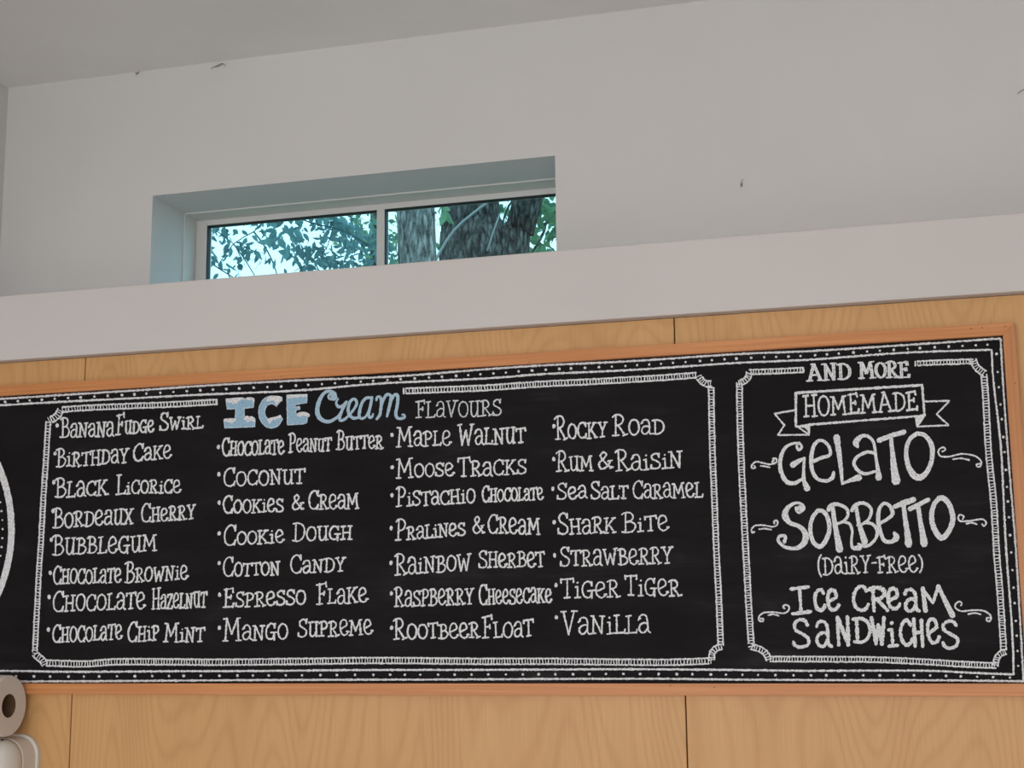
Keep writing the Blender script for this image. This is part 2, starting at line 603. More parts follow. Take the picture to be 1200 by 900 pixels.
# --- grey barked tree, straight trunk just right of the mullion
YA = 6.0
ta0, ta1 = at(488.5, 305, YA), at(485.5, 245, YA)
da = (ta1 - ta0) / (ta1[2] - ta0[2])
foot = ta0 - da * ta0[2]
ra = 22.5 * depth_px(YA, 485, 270)
tA = thing('leafy_tree', 'straight grey-barked tree just right of the mullion, its leaves overhanging the left pane', 'tree', (foot[0], YA, 0), group=None)
zs = np.linspace(0, 7.2, 60)
pts = [foot + da * z + np.array([math.sin(z * 2.1) * .006, 0, 0]) for z in zs]
v, f = tube(pts, [ra * (1.35 - .35 * min(1, z / 1.2)) * (1 - .07 * max(0, z - 2.5)) for z in zs], 28, rough=0.045, seed=3)
mesh_obj('trunk', v, f, MAT['bark_grey'], tA, smooth=True)
top_a = foot + da * 4.6
LA = Leaves()
for (px, py, rx, ry, Y, n, s) in [
        (262, 272, 20, 10, 5.2, 42, .040), (250, 283, 10, 14, 5.2, 26, .038), (250, 308, 9, 10, 5.0, 22, .036), (274, 279, 9, 9, 5.2, 14, .034),
        (300, 265, 8, 4, 5.3, 8, .03), (322, 265, 14, 6, 5.2, 16, .036), (328, 283, 11, 14, 5.0, 26, .045), (338, 297, 9, 7, 5.0, 12, .042), (330, 310, 5, 5, 5.0, 4, .045),
        (350, 272, 14, 10, 5.1, 24, .045), (362, 283, 12, 9, 5.1, 20, .042), (355, 296, 4, 5, 5.0, 3, .04), (368, 262, 16, 6, 5.2, 20, .04),
        (394, 266, 16, 12, 5.4, 60, .045), (420, 262, 20, 9, 5.6, 46, .036), (430, 282, 14, 16, 5.7, 60, .034), (424, 306, 20, 9, 5.5, 70, .036),
        (398, 312, 20, 6, 5.4, 44, .036), (372, 311, 9, 6, 5.3, 16, .034), (402, 293, 6, 4, 5.4, 9, .034), (412, 274, 14, 9, 5.6, 26, .034), (375, 298, 7, 7, 5.3, 8, .03)]:
    LA.blob(px, py, rx, ry, Y, int(n * 1.35), s * 1.15, dy=0.3)
# the crown above and to the left, outside the glass
for (dx, dy, dz, r, n) in [(-0.6, -0.6, 4.9, .8, 380), (-1.9, -0.9, 5.2, .9, 380), (0.4, -0.6, 6.0, 1.0, 420), (-2.9, -0.7, 4.6, .7, 260), (-1.2, -.5, 6.4, .95, 320)]:
    LA.crown(foot + np.array([dx, dy, dz]), (r, r * .8, r * .6), n, .06)
for (px, py, rx, ry, n) in [(205, 285, 28, 45, 90), (150, 280, 30, 50, 90), (90, 300, 35, 55, 90), (20, 290, 40, 60, 90)]:
    LA.blob(px, py, rx, ry, 5.3, n, .046, dy=.3)
mesh_obj('foliage', LA.v, LA.f, MAT['leaf_flare'], tA, label='leaves against the bright sky, its flare put into their colour as dark teal')
Yt = 5.1
o7 = lambda L: [(235 + a / 5.4545, 240 + b / 5.4545) for a, b in L]
for (L, w) in [
        ([(620, -60), (500, 30), (380, 130), (340, 172), (210, 250), (110, 390)], 0.85), ([(340, 172), (400, 250), (455, 350), (490, 450)], .95),
        ([(210, 250), (270, 330), (345, 450)], .8), ([(-40, 340), (60, 372), (130, 415), (210, 465)], 1.0), ([(240, 240), (330, 290), (410, 312)], .45),
        ([(270, 330), (330, 355), (400, 340)], .4), ([(850, 130), (825, 220), (780, 310), (600, 425)], .6), ([(590, 290), (650, 425)], .5), ([(500, 30), (720, 120), (900, 160), (1080, 260)], .9),
        ([(250, 230), (285, 400)], .35), ([(395, 345), (350, 410)], .3), ([(245, 410), (243, 460)], .3), ([(-30, 180), (90, 160), (210, 250)], .7), ([(20, 420), (60, 480)], .4)]:
    P = path3(o7(L), Yt)
    k = depth_px(Yt, 300, 280) * w * 0.9
    v, f = tube(P, [k * (1.1 - .5 * i / len(P)) for i in range(len(P))], 6)
    mesh_obj('twig', v, f, MAT['twig'], tA, smooth=True)
# bough that carries the twigs, from the trunk out of the picture above the glass
pa = at(348, 229, Yt)
P = smooth_path([foot + da * 4.3, foot + da * 4.55 + np.array([-.35, -.4, 0]), pa + np.array([.35, .05, .38]), pa + np.array([0, 0, 0.0])], .1)
v, f = tube(P, np.linspace(.05, .006, len(P)), 10, rough=.05, seed=9)
mesh_obj('bough', v, f, MAT['bark_dark'], tA, smooth=True)

# --- big dark forked tree
YT = 7.2
kB = depth_px(YT, 560, 270)
crotch = at(580, 322, YT)
tB = thing('forked_tree', 'thick dark forked tree in the middle of the right window pane', 'tree', (crotch[0], YT, 0))


def limb(name, pl, radii, mat, root, seed, start, grow=3.4, segs=26):
    P = [np.asarray(start)] + [at(a, b, YT) for a, b in pl]
    d = P[-1] - P[-2]
    d = d / np.linalg.norm(d)
    P.append(P[-1] + d * grow * .4 + np.array([0, 0, grow * .15]))
    P.append(P[-1] + d * grow * .5 + np.array([0, 0, grow * .1]))
    R = [radii[0]] + list(radii) + [radii[-1] * .7, radii[-1] * .3]
    Q = smooth_path([list(p) + [r] for p, r in zip(P, R)], 0.1)
    v, f = tube(Q[:, :3], Q[:, 3], segs, rough=.05, seed=seed)
    return mesh_obj(name, v, f, mat, root, smooth=True)


zs = np.linspace(0, crotch[2] - .02, 26)
v, f = tube([(crotch[0] + .03 * math.sin(z), YT, z) for z in zs], [kB * (60 - 12 * min(1, z / 1.0)) for z in zs], 30, rough=.05, seed=5)
mesh_obj('trunk', v, f, MAT['bark_dark'], tB, smooth=True)
limb('limb', [(557, 300), (553, 265), (551, 232)], [kB * 41, kB * 35, kB * 32], MAT['bark_dark'], tB, 11, crotch - np.array([0.08, 0, .3]))
limb('limb', [(599, 297), (608, 266), (619, 232)], [kB * 20, kB * 15.5, kB * 16.5], MAT['bark_dark'], tB, 12, crotch + np.array([0.06, 0, -.3]))
P = path3([(596, 222), (573, 236), (552, 252), (532, 270), (514, 298), (500, 330)], YT - .38)
v, f = tube(P, [1.5 * kB] * len(P), 6)
mesh_obj('bare_branch', v, f, MAT['vine'], tB, smooth=True, label='thin pale bare branch crossing the dark trunk')
P = path3([(586, 250), (578, 272), (571, 294)], YT - .30)
v, f = tube(P, [0.9 * kB] * len(P), 6)
mesh_obj('bare_branch', v, f, MAT['vine'], tB, smooth=True, label='short thin pale twig over the dark trunk')
LB = Leaves()
for (px, py, rx, ry, Y, n, s) in [(521, 247, 5, 6, 6.85, 5, .09), (511, 250, 4, 10, 7.1, 8, .05), (512, 290, 4, 8, 7.1, 6, .05)]:
    LB.blob(px, py, rx, ry, Y, n, s, dy=.1)
for (dx, dy, dz, r, n) in [(.2, .5, 5.6, 1.1, 500), (1.3, .5, 5.2, 1.0, 400), (2.2, .3, 4.6, .8, 300)]:
    LB.crown(np.array([crotch[0] + dx, YT + dy, dz]), (r, r * .7, r * .6), n, .07)
mesh_obj('foliage', LB.v, LB.f, MAT['leaf_green'], tB)

# --- green trees further back, filling the gaps
YC = 9.5
cx = at(640, 300, YC)
tC = thing('green_tree', 'bright green leafy tree showing right of the forked trunk', 'tree', (cx[0] + .22, YC, 0))
v, f = tube([(cx[0] + .22 + .02 * z, YC, z) for z in np.linspace(0, 5.5, 20)], np.linspace(.17, .06, 20), 14, rough=.06, seed=8)
mesh_obj('trunk', v, f, MAT['bark_dark'], tC, smooth=True)
LC = Leaves()
for (px, py, rx, ry, n, s) in [(594, 258, 12, 28, 95, .085), (640, 244, 15, 16, 120, .10), (648, 262, 8, 18, 60, .10), (632, 290, 14, 10, 70, .10), (596, 290, 6, 8, 20, .08), (612, 240, 8, 8, 20, .08)]:
    LC.blob(px, py, rx, ry, YC, n, s, dy=.6, hang=.2)
for (dx, dy, dz, r, n) in [(.2, 0, 6.4, 1.3, 300), (1.5, 0, 5.0, 1.4, 300), (-.3, .3, 3.2, 1.0, 200)]:
    LC.crown(np.array([cx[0] + dx, YC + dy, dz]), (r, r * .7, r * .6), n, .10)
for (px, py, rx, ry, n) in [(700, 250, 40, 60, 220), (780, 270, 45, 60, 220), (870, 250, 50, 70, 220), (960, 270, 50, 70, 220)]:
    LC.blob(px, py, rx, ry, YC, n, .10, dy=.6, hang=.2)
mesh_obj('foliage', LC.v, LC.f, MAT['leaf_green'], tC)
for L in ([(590, 300), (598, 270), (602, 240)], [(588, 270), (592, 250), (601, 234)], [(622, 276), (638, 262), (655, 255)], [(620, 300), (634, 280), (640, 262)]):
    P = path3(L, YC - .3)
    v, f = tube(P, [1.1 * depth_px(YC, 600, 260)] * len(P), 6)
    mesh_obj('branch', v, f, MAT['bark_dark'], tC, smooth=True)

YD = 8.6
dx0 = at(446, 300, YD)
tD = thing('bushy_tree', 'small bushy tree seen on both sides of the window mullion', 'tree', (dx0[0], YD, 0))
v, f = tube([(dx0[0] - .05 + .02 * math.sin(z * 2), YD, z) for z in np.linspace(0, 4.8, 20)], np.linspace(.10, .03, 20), 12, rough=.06, seed=18)
mesh_obj('trunk', v, f, MAT['bark_dark'], tD, smooth=True)
LD = Leaves()
for (px, py, rx, ry, n, s) in [(456, 278, 14, 34, 150, .06), (432, 292, 16, 24, 110, .06), (420, 270, 12, 12, 40, .055)]:
    LD.blob(px, py, rx, ry, YD, n, s, dy=.5, hang=.2)
LD.crown(np.array([dx0[0], YD, 3.0]), (.8, .6, .8), 300, .07)
mesh_obj('foliage', LD.v, LD.f, MAT['leaf_green'], tD)

# ------------------------------------------------------------------ chalkboard
# board-plane rectangle
bz1 = np.mean([at(0, 464, YB)[2], at(740, 420.7, YB)[2], at(1172, 394.4, YB)[2]])      # inner edge, top
bz0 = np.mean([at(30, 800.5, YB)[2], at(740, 798, YB)[2], at(1200, 801.6, YB)[2]]) - 0.0012     # inner edge, bottom
bx1 = np.mean([at(1174.5, 395, YB)[0], at(1189, 600, YB)[0], at(1198, 720, YB)[0]])    # inner edge, right
bx0 = at(-262.5, 800, YB)[0]
fw = 0.0225
board = thing('chalkboard', 'long black chalkboard menu in an orange-brown wood frame on the plywood wall', 'chalkboard', ((bx0 + bx1) / 2, YP, bz0 - fw))
box_obj('board_surface', (bx0 - .004, bx1 + .004, YB, YP - .0003, bz0 - .004, bz1 + .004), MAT['slate'], board)


def rail(a, b, inner_a, inner_b, mat):
    """mitred flat moulding between two outer corners a, b and inner corners"""
    y0, y1 = YP - 0.018, YP - 0.0002
    P = [a, b, inner_b, inner_a]
    bm_ = bmesh.new()
    lo = [bm_.verts.new((p[0], y0, p[1])) for p in P]
    hi = [bm_.verts.new((p[0], y1, p[1])) for p in P]
    bm_.faces.new(lo)
    bm_.faces.new(hi[::-1])
    for i in range(4):
        j = (i + 1) % 4
        bm_.faces.new((lo[i], hi[i], hi[j], lo[j]))
    bmesh.ops.recalc_face_normals(bm_, faces=bm_.faces)
    es = [e for e in bm_.edges if abs(e.verts[0].co.y - y0) < 1e-6 and abs(e.verts[1].co.y - y0) < 1e-6]
    bmesh.ops.bevel(bm_, geom=es, offset=0.0012, segments=2, affect='EDGES')
    bm_obj('frame_rail', bm_, mat, board)


ox0, ox1, oz0, oz1 = bx0 - fw, bx1 + fw, bz0 - fw, bz1 + fw
rail((ox0, oz1), (ox1, oz1), (bx0, bz1), (bx1, bz1), MAT['rail_x'])
rail((ox0, oz0), (ox1, oz0), (bx0, bz0), (bx1, bz0), MAT['rail_x'])
rail((ox1, oz0), (ox1, oz1), (bx1, bz0), (bx1, bz1), MAT['rail_z'])
rail((ox0, oz0), (ox0, oz1), (bx0, bz0), (bx0, bz1), MAT['rail_z'])

INK_N = [0]


class Ink:
    """collects chalk strokes (given in photograph pixels) as ribbons lying on the blackboard"""

    def __init__(self, level=0):
        self.v, self.f = [], []
        self.level = level

    def _layer(self):
        INK_N[0] += 1
        return YB - 0.0004 - 0.0006 * self.level - (INK_N[0] % 61) * 5e-6

    def stroke(self, pts, w, smooth=True, closed=False, jit=0.16, wob=0.10):
        P = np.asarray(pts, float)
        if P.shape[1] == 2:
            P = np.concatenate([P, np.full((len(P), 1), float(w))], 1)
        if smooth and len(P) > 2:
            Q = smooth_path(P, 1.1, closed)
        else:
            Q = []
            for a, b in zip(P[:-1], P[1:]):
                m = max(1, int(np.linalg.norm((b - a)[:2]) / 1.3))
                for k in range(m):
                    Q.append(a + (b - a) * k / m)
            Q.append(P[-1])
            Q = np.array(Q)
        if len(Q) < 2:
            return
        n = len(Q)
        xy = Q[:, :2] + rng.normal(size=(n, 2)) * wob
        W = Q[:, 2] * (1 + rng.normal(size=n) * jit) * 0.5
        W = np.clip(W, Q[:, 2] * .3, Q[:, 2] * .75)
        T = np.gradient(Q[:, :2], axis=0)
        T /= np.maximum(np.linalg.norm(T, axis=1, keepdims=True), 1e-6)
        Nn = np.stack([-T[:, 1], T[:, 0]], 1)
        y = self._layer()
        L = [xy + Nn * W[:, None], xy - Nn * W[:, None]]
        if not closed:                               # rounded ends
            e0 = xy[0] - T[0] * W[0] * .8
            e1 = xy[-1] + T[-1] * W[-1] * .8
            A = np.concatenate([[e0 + Nn[0] * W[0] * .55], L[0], [e1 + Nn[-1] * W[-1] * .55]])
            B = np.concatenate([[e0 - Nn[0] * W[0] * .55], L[1], [e1 - Nn[-1] * W[-1] * .55]])
        else:
            A, B = L
        b = len(self.v)
        m = len(A)
        V = at_many(np.concatenate([A, B]), y)
        V[:, 1] -= np.tile(np.arange(m) * 8e-7, 2)
        self.v += [tuple(x) for x in V]
        for i in range(m - 1):
            self.f.append([b + i, b + i + 1, b + m + i + 1, b + m + i])

    def line(self, pts, w, **k):
        self.stroke(pts, w, smooth=False, **k)

    def dot(self, x, y, r, ry=None):
        k = 9
        ry = ry or r
        a0 = rng.uniform(0, 6)
        P = [(x + math.cos(a0 + 6.283 * i / k) * r * rng.uniform(.82, 1.18), y + math.sin(a0 + 6.283 * i / k) * ry * rng.uniform(.82, 1.18)) for i in range(k)]
        self.poly(P)

    def poly(self, P):
        b = len(self.v)
        V = at_many(P, self._layer())
        self.v += [tuple(x) for x in V]
        self.f.append(list(range(b, b + len(P))))

    def build(self, name, mat, parent, label=None):
        return mesh_obj(name, self.v, self.f, mat, parent, label=label)


# ---- the hand-lettered alphabet: glyph = (width, strokes, serifs); y up, baseline 0, cap height 1
def ell(cx, cy, rx, ry, n=10, a0=1.6):
    return [(cx + rx * math.cos(a0 + 2 * math.pi * i / n), cy + ry * math.sin(a0 + 2 * math.pi * i / n)) for i in range(n + 1)]


Q_, S_ = 'q', 's'
G = {
    'a': (.62, [(Q_, [(.07, .78), (.12, .92), (.27, 1), (.42, .95), (.49, .75), (.5, .4), (.51, .1), (.62, .0)]), (Q_, [(.5, .50), (.34, .56), (.14, .46), (.06, .24), (.16, .04), (.34, .05), (.5, .28)])], [(S_, [(.02, .72), (.13, .80)])]),
    'e': (.62, [(Q_, [(.08, .42), (.27, .50), (.49, .64), (.45, .9), (.28, 1), (.11, .86), (.04, .5), (.12, .14), (.32, 0), (.5, .08), (.6, .24)])], [(S_, [(.5, .22), (.64, .2)])]),
    'i': (.36, [(S_, [(.18, .66), (.19, .02)])], [(S_, [(.06, .64), (.18, .66)]), (S_, [(.04, .0), (.34, .03)]), (S_, [(.17, .90), (.19, .93)])]),
    'A': (.82, [(S_, [(.1, .0), (.38, 1)]), (S_, [(.38, 1), (.72, 0)]), (S_, [(.2, .34), (.6, .36)])], [(S_, [(0, 0), (.24, 0)]), (S_, [(.58, 0), (.84, 0)]), (S_, [(.26, 1), (.4, 1)])]),
    'B': (.64, [(S_, [(.16, .98), (.15, .02)]), (Q_, [(.0, .92), (.14, 1), (.38, .98), (.5, .8), (.42, .6), (.16, .52)]), (Q_, [(.16, .52), (.42, .52), (.6, .32), (.5, .08), (.26, 0), (.0, .03)])], []),
    'C': (.66, [(Q_, [(.59, .78), (.5, .96), (.34, 1), (.14, .84), (.04, .5), (.13, .14), (.34, 0), (.54, .08), (.64, .24)])], [(S_, [(.6, 1), (.6, .72)]), (S_, [(.64, .26), (.58, .0)])]),
    'D': (.70, [(S_, [(.16, .98), (.16, .02)]), (Q_, [(.0, .96), (.3, 1), (.56, .84), (.66, .5), (.56, .16), (.3, .0), (.02, .03)])], []),
    'E': (.64, [(S_, [(.16, 1), (.14, 0)]), (S_, [(.02, .96), (.52, 1)]), (S_, [(.16, .52), (.42, .54)]), (S_, [(.0, .0), (.56, .02)])], [(S_, [(.5, 1.04), (.53, .82)]), (S_, [(.56, -.02), (.6, .2)]), (S_, [(.42, .44), (.42, .64)])]),
    'F': (.58, [(S_, [(.16, 1), (.15, 0)]), (S_, [(.0, .95), (.52, 1.02)]), (S_, [(.16, .5), (.42, .53)])], [(S_, [(.5, 1.08), (.54, .84)]), (S_, [(.0, 0), (.32, .02)]), (S_, [(.41, .42), (.42, .62)])]),
    'G': (.72, [(Q_, [(.57, .80), (.48, .96), (.32, 1), (.13, .84), (.04, .5), (.12, .14), (.32, 0), (.5, .08), (.57, .36)]), (S_, [(.57, .42), (.58, -.06)])], [(S_, [(.34, .42), (.72, .44)]), (S_, [(.58, 1), (.57, .74)])]),
    'H': (.72, [(S_, [(.14, 1), (.13, 0)]), (S_, [(.57, 1), (.57, 0)]), (S_, [(.14, .5), (.57, .52)])], [(S_, [(.02, .98), (.26, 1)]), (S_, [(0, 0), (.26, .01)]), (S_, [(.46, 1), (.7, 1.01)]), (S_, [(.45, 0), (.7, .01)])]),
    'I': (.5, [(S_, [(.25, 1), (.25, 0)]), (S_, [(.0, .95), (.5, 1.03)]), (S_, [(.02, -.02), (.52, .05)])], []),
    'K': (.74, [(S_, [(.15, 1), (.14, 0)]), (S_, [(.17, .40), (.58, .98)]), (S_, [(.29, .54), (.62, .04)])], [(S_, [(.02, .98), (.26, 1)]), (S_, [(0, 0), (.27, .01)]), (S_, [(.45, .98), (.7, 1.0)]), (S_, [(.52, .02), (.76, .05)])]),
    'L': (.58, [(S_, [(.15, 1), (.14, .02)]), (S_, [(.0, .0), (.54, .03)])], [(S_, [(.02, .98), (.28, 1.01)]), (S_, [(.53, 0), (.57, .2)])]),
    'M': (.94, [(S_, [(.12, 0), (.18, 1)]), (S_, [(.18, 1), (.44, .3)]), (S_, [(.44, .3), (.72, 1)]), (S_, [(.72, 1), (.8, 0)])], [(S_, [(.0, 0), (.25, .01)]), (S_, [(.68, 0), (.93, .01)]), (S_, [(.03, .99), (.18, 1)]), (S_, [(.7, 1), (.86, 1.02)])]),
    'N': (.76, [(S_, [(.14, 0), (.14, 1)]), (S_, [(.14, 1), (.58, 0)]), (S_, [(.58, 0), (.6, 1)])], [(S_, [(.02, 0), (.27, .01)]), (S_, [(.0, .99), (.14, 1)]), (S_, [(.47, 1), (.73, 1.01)])]),
    'O': (.66, [(Q_, ell(.33, .5, .29, .5))], []),
    'P': (.60, [(S_, [(.16, .98), (.15, 0)]), (Q_, [(.0, .9), (.16, 1), (.4, .98), (.54, .76), (.42, .52), (.17, .46)])], [(S_, [(.0, 0), (.32, .02)])]),
    'R': (.70, [(S_, [(.16, .98), (.15, 0)]), (Q_, [(.0, .9), (.16, 1), (.4, .98), (.52, .78), (.42, .56), (.17, .48)]), (S_, [(.27, .5), (.58, .02)])], [(S_, [(.0, 0), (.3, .02)]), (S_, [(.5, -.02), (.72, .06)])]),
    'S': (.60, [(Q_, [(.51, .80), (.43, .96), (.27, 1), (.1, .86), (.13, .64), (.34, .5), (.53, .32), (.49, .08), (.27, 0), (.1, .06), (.04, .22)])], [(S_, [(.53, 1), (.51, .76)]), (S_, [(.04, .26), (.04, .02)])]),
    'T': (.64, [(S_, [(.32, .98), (.32, 0)]), (S_, [(.02, .95), (.62, 1.0)])], [(S_, [(.01, .98), (.02, .78)]), (S_, [(.62, 1.04), (.64, .82)]), (S_, [(.18, 0), (.46, .02)])]),
    'U': (.70, [(Q_, [(.14, .98), (.13, .5), (.16, .14), (.3, .0), (.46, .12), (.54, .4)]), (S_, [(.55, 1), (.56, .0)])], [(S_, [(.02, .97), (.27, 1)]), (S_, [(.43, 1), (.67, 1.01)]), (S_, [(.55, .0), (.68, .03)])]),
    'V': (.72, [(S_, [(.1, 1), (.34, 0)]), (S_, [(.34, 0), (.6, 1)])], [(S_, [(0, .98), (.22, 1)]), (S_, [(.48, 1), (.73, 1.02)])]),
    'W': (.92, [(S_, [(.08, 1), (.25, 0)]), (S_, [(.25, 0), (.46, .72)]), (S_, [(.46, .72), (.62, 0)]), (S_, [(.62, 0), (.82, 1)])], [(S_, [(0, .98), (.2, 1)]), (S_, [(.7, 1), (.94, 1.02)])]),
    'X': (.68, [(S_, [(.1, .98), (.56, .02)]), (S_, [(.56, .98), (.1, .02)])], [(S_, [(0, .98), (.2, 1)]), (S_, [(.45, .98), (.67, 1)]), (S_, [(0, .0), (.22, .02)]), (S_, [(.46, .0), (.68, .03)])]),
    'Y': (.68, [(S_, [(.1, .98), (.34, .46)]), (S_, [(.58, .98), (.34, .46)]), (S_, [(.34, .46), (.33, 0)])], [(S_, [(0, .97), (.22, 1)]), (S_, [(.46, .98), (.7, 1)]), (S_, [(.2, 0), (.48, .02)])]),
    'Z': (.6, [(S_, [(.06, .96), (.52, 1)]), (S_, [(.52, 1), (.05, .02)]), (S_, [(.05, .02), (.56, .03)])], [(S_, [(.04, 1), (.06, .8)]), (S_, [(.56, .2), (.56, 0)])]),
    '&': (.72, [(Q_, [(.7, .02), (.5, .2), (.2, .62), (.14, .84), (.28, 1), (.42, .86), (.34, .66), (.1, .42), (.04, .2), (.18, .0), (.4, .06), (.56, .26), (.62, .44)])], [(S_, [(.5, .42), (.72, .46)]), (S_, [(.6, .0), (.76, .03)])]),
    '-': (.42, [(S_, [(.05, .5), (.36, .52)])], []),
    '(': (.3, [(Q_, [(.26, 1.1), (.1, .85), (.04, .5), (.1, .15), (.24, -.1)])], []),
    ')': (.3, [(Q_, [(.04, 1.1), (.2, .85), (.26, .5), (.2, .15), (.06, -.1)])], []),
    "!": (.3, [], []),
}


def lean(px):
    return 0.000105 * (px - 500.0)         # upright direction: x shift per pixel of drop


def draw_glyph(ink, ch, x0, x1, yb, h, w, slope=0.0, serif=True, ang=0.0, double=False):
    gw, main, ser = G[ch]
    sx = (x1 - x0) / gw
    cx = (x0 + x1) / 2
    ca, sa = math.cos(ang), math.sin(ang)

    def mp(p):
        X = x0 + p[0] * sx
        Yv = p[1] * h
        dx = X - cx
        dy = Yv - h * .5
        X2 = cx + dx * ca - dy * sa
        Y2 = h * .5 + dx * sa + dy * ca
        return (X2 - lean(cx) * (Y2), yb + (X2 - cx) * slope - Y2)
    for kind, pts in main + (ser if serif else []):
        P = [mp((p[0] + random.uniform(-.012, .012), p[1] + random.uniform(-.012, .012))) for p in pts]
        ww = w * random.uniform(.9, 1.12)
        if kind == Q_:
            ink.stroke(P, ww)
        else:
            ink.line(P, ww)


def draw_word(ink, text, x0, y0, x1, y1, H, h, w, serif=True, first=True, jit=1.0):
    """text laid between baseline ends; first letter H px tall, the rest h px"""
    n = len(text)
    wid = []
    for i, c in enumerate(text):
        g = G[c][0]
        wid.append(g * (H / h) ** .55 if (i == 0 and first) else g)
    gap = 0.05
    tot = sum(wid) + gap * (n - 1)
    k = (x1 - x0) / tot
    slope = (y1 - y0) / (x1 - x0)
    x = x0
    for i, c in enumerate(text):
        a, b = x, x + wid[i] * k
        hh = H if (i == 0 and first) else h * random.uniform(.95, 1.05)
        yb = y0 + ((a + b) / 2 - x0) * slope + (0 if i == 0 else random.uniform(-.035, .035) * h * jit)
        draw_glyph(ink, c, a, b, yb, hh, w, slope, serif, ang=random.uniform(-.035, .035) * jit)
        x = b + gap * k


def crop(ox, oy, s):
    return lambda x, y: (ox + x / s, oy + y / s)


# ---- dotted double border round the whole board
bd = Ink()
top_out = [(-233, 481.6), (-200, 479.5), (-60, 471.3), (0, 467.6), (75, 462.8), (160, 457.5), (240, 452), (350, 445.8), (460, 441.3), (560, 433.5), (635, 428.3), (740, 423.3), (860, 415.2), (950, 411.5), (1060, 404.5), (1172.5, 396.8)]
top_in = [(-222.5, 488.4), (-200, 487), (-60, 478.6), (0, 475), (70, 471), (160, 466.5), (240, 462.3), (350, 457.6), (445, 449.5), (570, 443.5), (635, 438.6), (740, 433.6), (860, 425.6), (950, 421.5), (1060, 413.5), (1162, 410)]
bot_out = [(-258, 801.2), (-200, 800.5), (30, 798.6), (120, 798.2), (300, 797), (500, 796.3), (740, 795.4), (870, 796.4), (1000, 797.0), (1080, 797.0), (1199.5, 798.3)]
bot_in = [(-247, 787), (-200, 786.5), (0, 786.2), (57, 787), (120, 787.2), (200, 786.6), (300, 786.3), (420, 785.2), (560, 785), (740, 784.2), (870, 785.2), (940, 786), (1080, 786), (1140, 788.5), (1187.5, 790.3)]
rt_out = [(1172.5, 396.8), (1175.5, 450), (1182, 540), (1190.2, 640), (1196.2, 740), (1199.5, 798.3)]
rt_in = [(1162, 410), (1164.5, 450), (1173, 526), (1178.7, 637), (1186.2, 740), (1187.8, 790.3)]
lf_out = [(-233, 481.6), (-245.5, 640), (-258, 801.2)]
lf_in = [(-222.5, 488.4), (-235, 640), (-247, 787)]
for L in (top_out, top_in, bot_out, bot_in, rt_out, rt_in, lf_out, lf_in):
    bd.stroke(L, 2.3, jit=.2, wob=.16)


def along(A, B, spacing, jit=.12):
    """points between two polylines"""
    A = smooth_path(A, 2.0)
    B = smooth_path(B, 2.0)
    m = 400
    ia = np.linspace(0, len(A) - 1, m)
    ib = np.linspace(0, len(B) - 1, m)
    PA = np.stack([np.interp(ia, range(len(A)), A[:, k]) for k in (0, 1)], 1)
    PB = np.stack([np.interp(ib, range(len(B)), B[:, k]) for k in (0, 1)], 1)
    Mid = (PA + PB) / 2
    s = np.concatenate([[0], np.cumsum(np.linalg.norm(np.diff(Mid, axis=0), axis=1))])
    t = spacing * .6
    while t < s[-1] - spacing * .4:
        yield np.array([np.interp(t, s, Mid[:, k]) for k in (0, 1)])
        t += spacing * random.uniform(1 - jit, 1 + jit)


for A, B, sp in ((top_out, top_in, 15.4), (bot_out, bot_in, 19.5), (rt_out, rt_in, 19.0), (lf_out, lf_in, 19.0)):
    for p in along(A, B, sp):
        bd.dot(p[0], p[1], random.uniform(1.35, 1.8))
bd.build('dotted_border', MAT['chalk'], board, label='white chalk double line with dots round the edge of the board')


# ---- ladder borders round the two panels
def ladder(ink, pts, width, spacing=3.3, smooth=True, caps=(False, False), rung=1.2):
    P = smooth_path(pts, 1.5) if smooth else np.asarray(pts, float)
    n = len(P)
    T = np.gradient(P, axis=0)
    T /= np.maximum(np.linalg.norm(T, axis=1, keepdims=True), 1e-6)
    Nn = np.stack([-T[:, 1], T[:, 0]], 1)
    for s in (-1, 1):
        ink.stroke((P + Nn * s * width * .5)[::4] if n > 12 else P + Nn * s * width * .5, 1.85, jit=.2, wob=.18)
    d = np.concatenate([[0], np.cumsum(np.linalg.norm(np.diff(P, axis=0), axis=1))])
    t = 1.0
    while t < d[-1]:
        p = np.array([np.interp(t, d, P[:, k]) for k in (0, 1)])
        q = np.array([np.interp(t, d, Nn[:, k]) for k in (0, 1)])
        tt = np.array([-q[1], q[0]])
        sk = random.uniform(-.5, .5)
        ink.line([p - q * width * .5 + tt * sk, p + q * width * .5 - tt * sk], rung * random.uniform(.7, 1.2))
        t += spacing * random.uniform(.8, 1.25)
    for e, i in zip(caps, (0, -1)):
        if e:
            ink.line([P[i] - Nn[i] * width * .5, P[i] + Nn[i] * width * .5], 2.0)


la = Ink()
W8 = 6.2
ladder(la, [(254, 471), (200, 474), (140, 476.3), (100, 478), (73, 480)], W8 - .6, caps=(True, False))
ladder(la, [(71, 480.5), (68, 486), (63, 490.5), (56, 493)], W8 + 1, spacing=2.8)
ladder(la, [(56.5, 494), (53.5, 545), (51, 580), (48.3, 632), (45.8, 668), (43.2, 718), (40.8, 766)], W8 - 1.2)
ladder(la, [(40.8, 766), (45, 770), (50, 774), (53, 780)], W8 + 1, spacing=3.4)
ladder(la, [(54, 777), (100, 778), (135, 775.6), (195, 775.6), (260, 776), (360, 775), (450, 774), (560, 775), (650, 775), (740, 776), (790, 776), (835, 774.3)], W8 + .4)
ladder(la, [(834, 774), (834.5, 766), (838.5, 760.5), (846.5, 757.5)], W8, spacing=3.0)
ladder(la, [(844.5, 756), (842.3, 700), (839.5, 645), (837, 580), (835.2, 540), (834, 493), (833.3, 452)], W8 - .4)
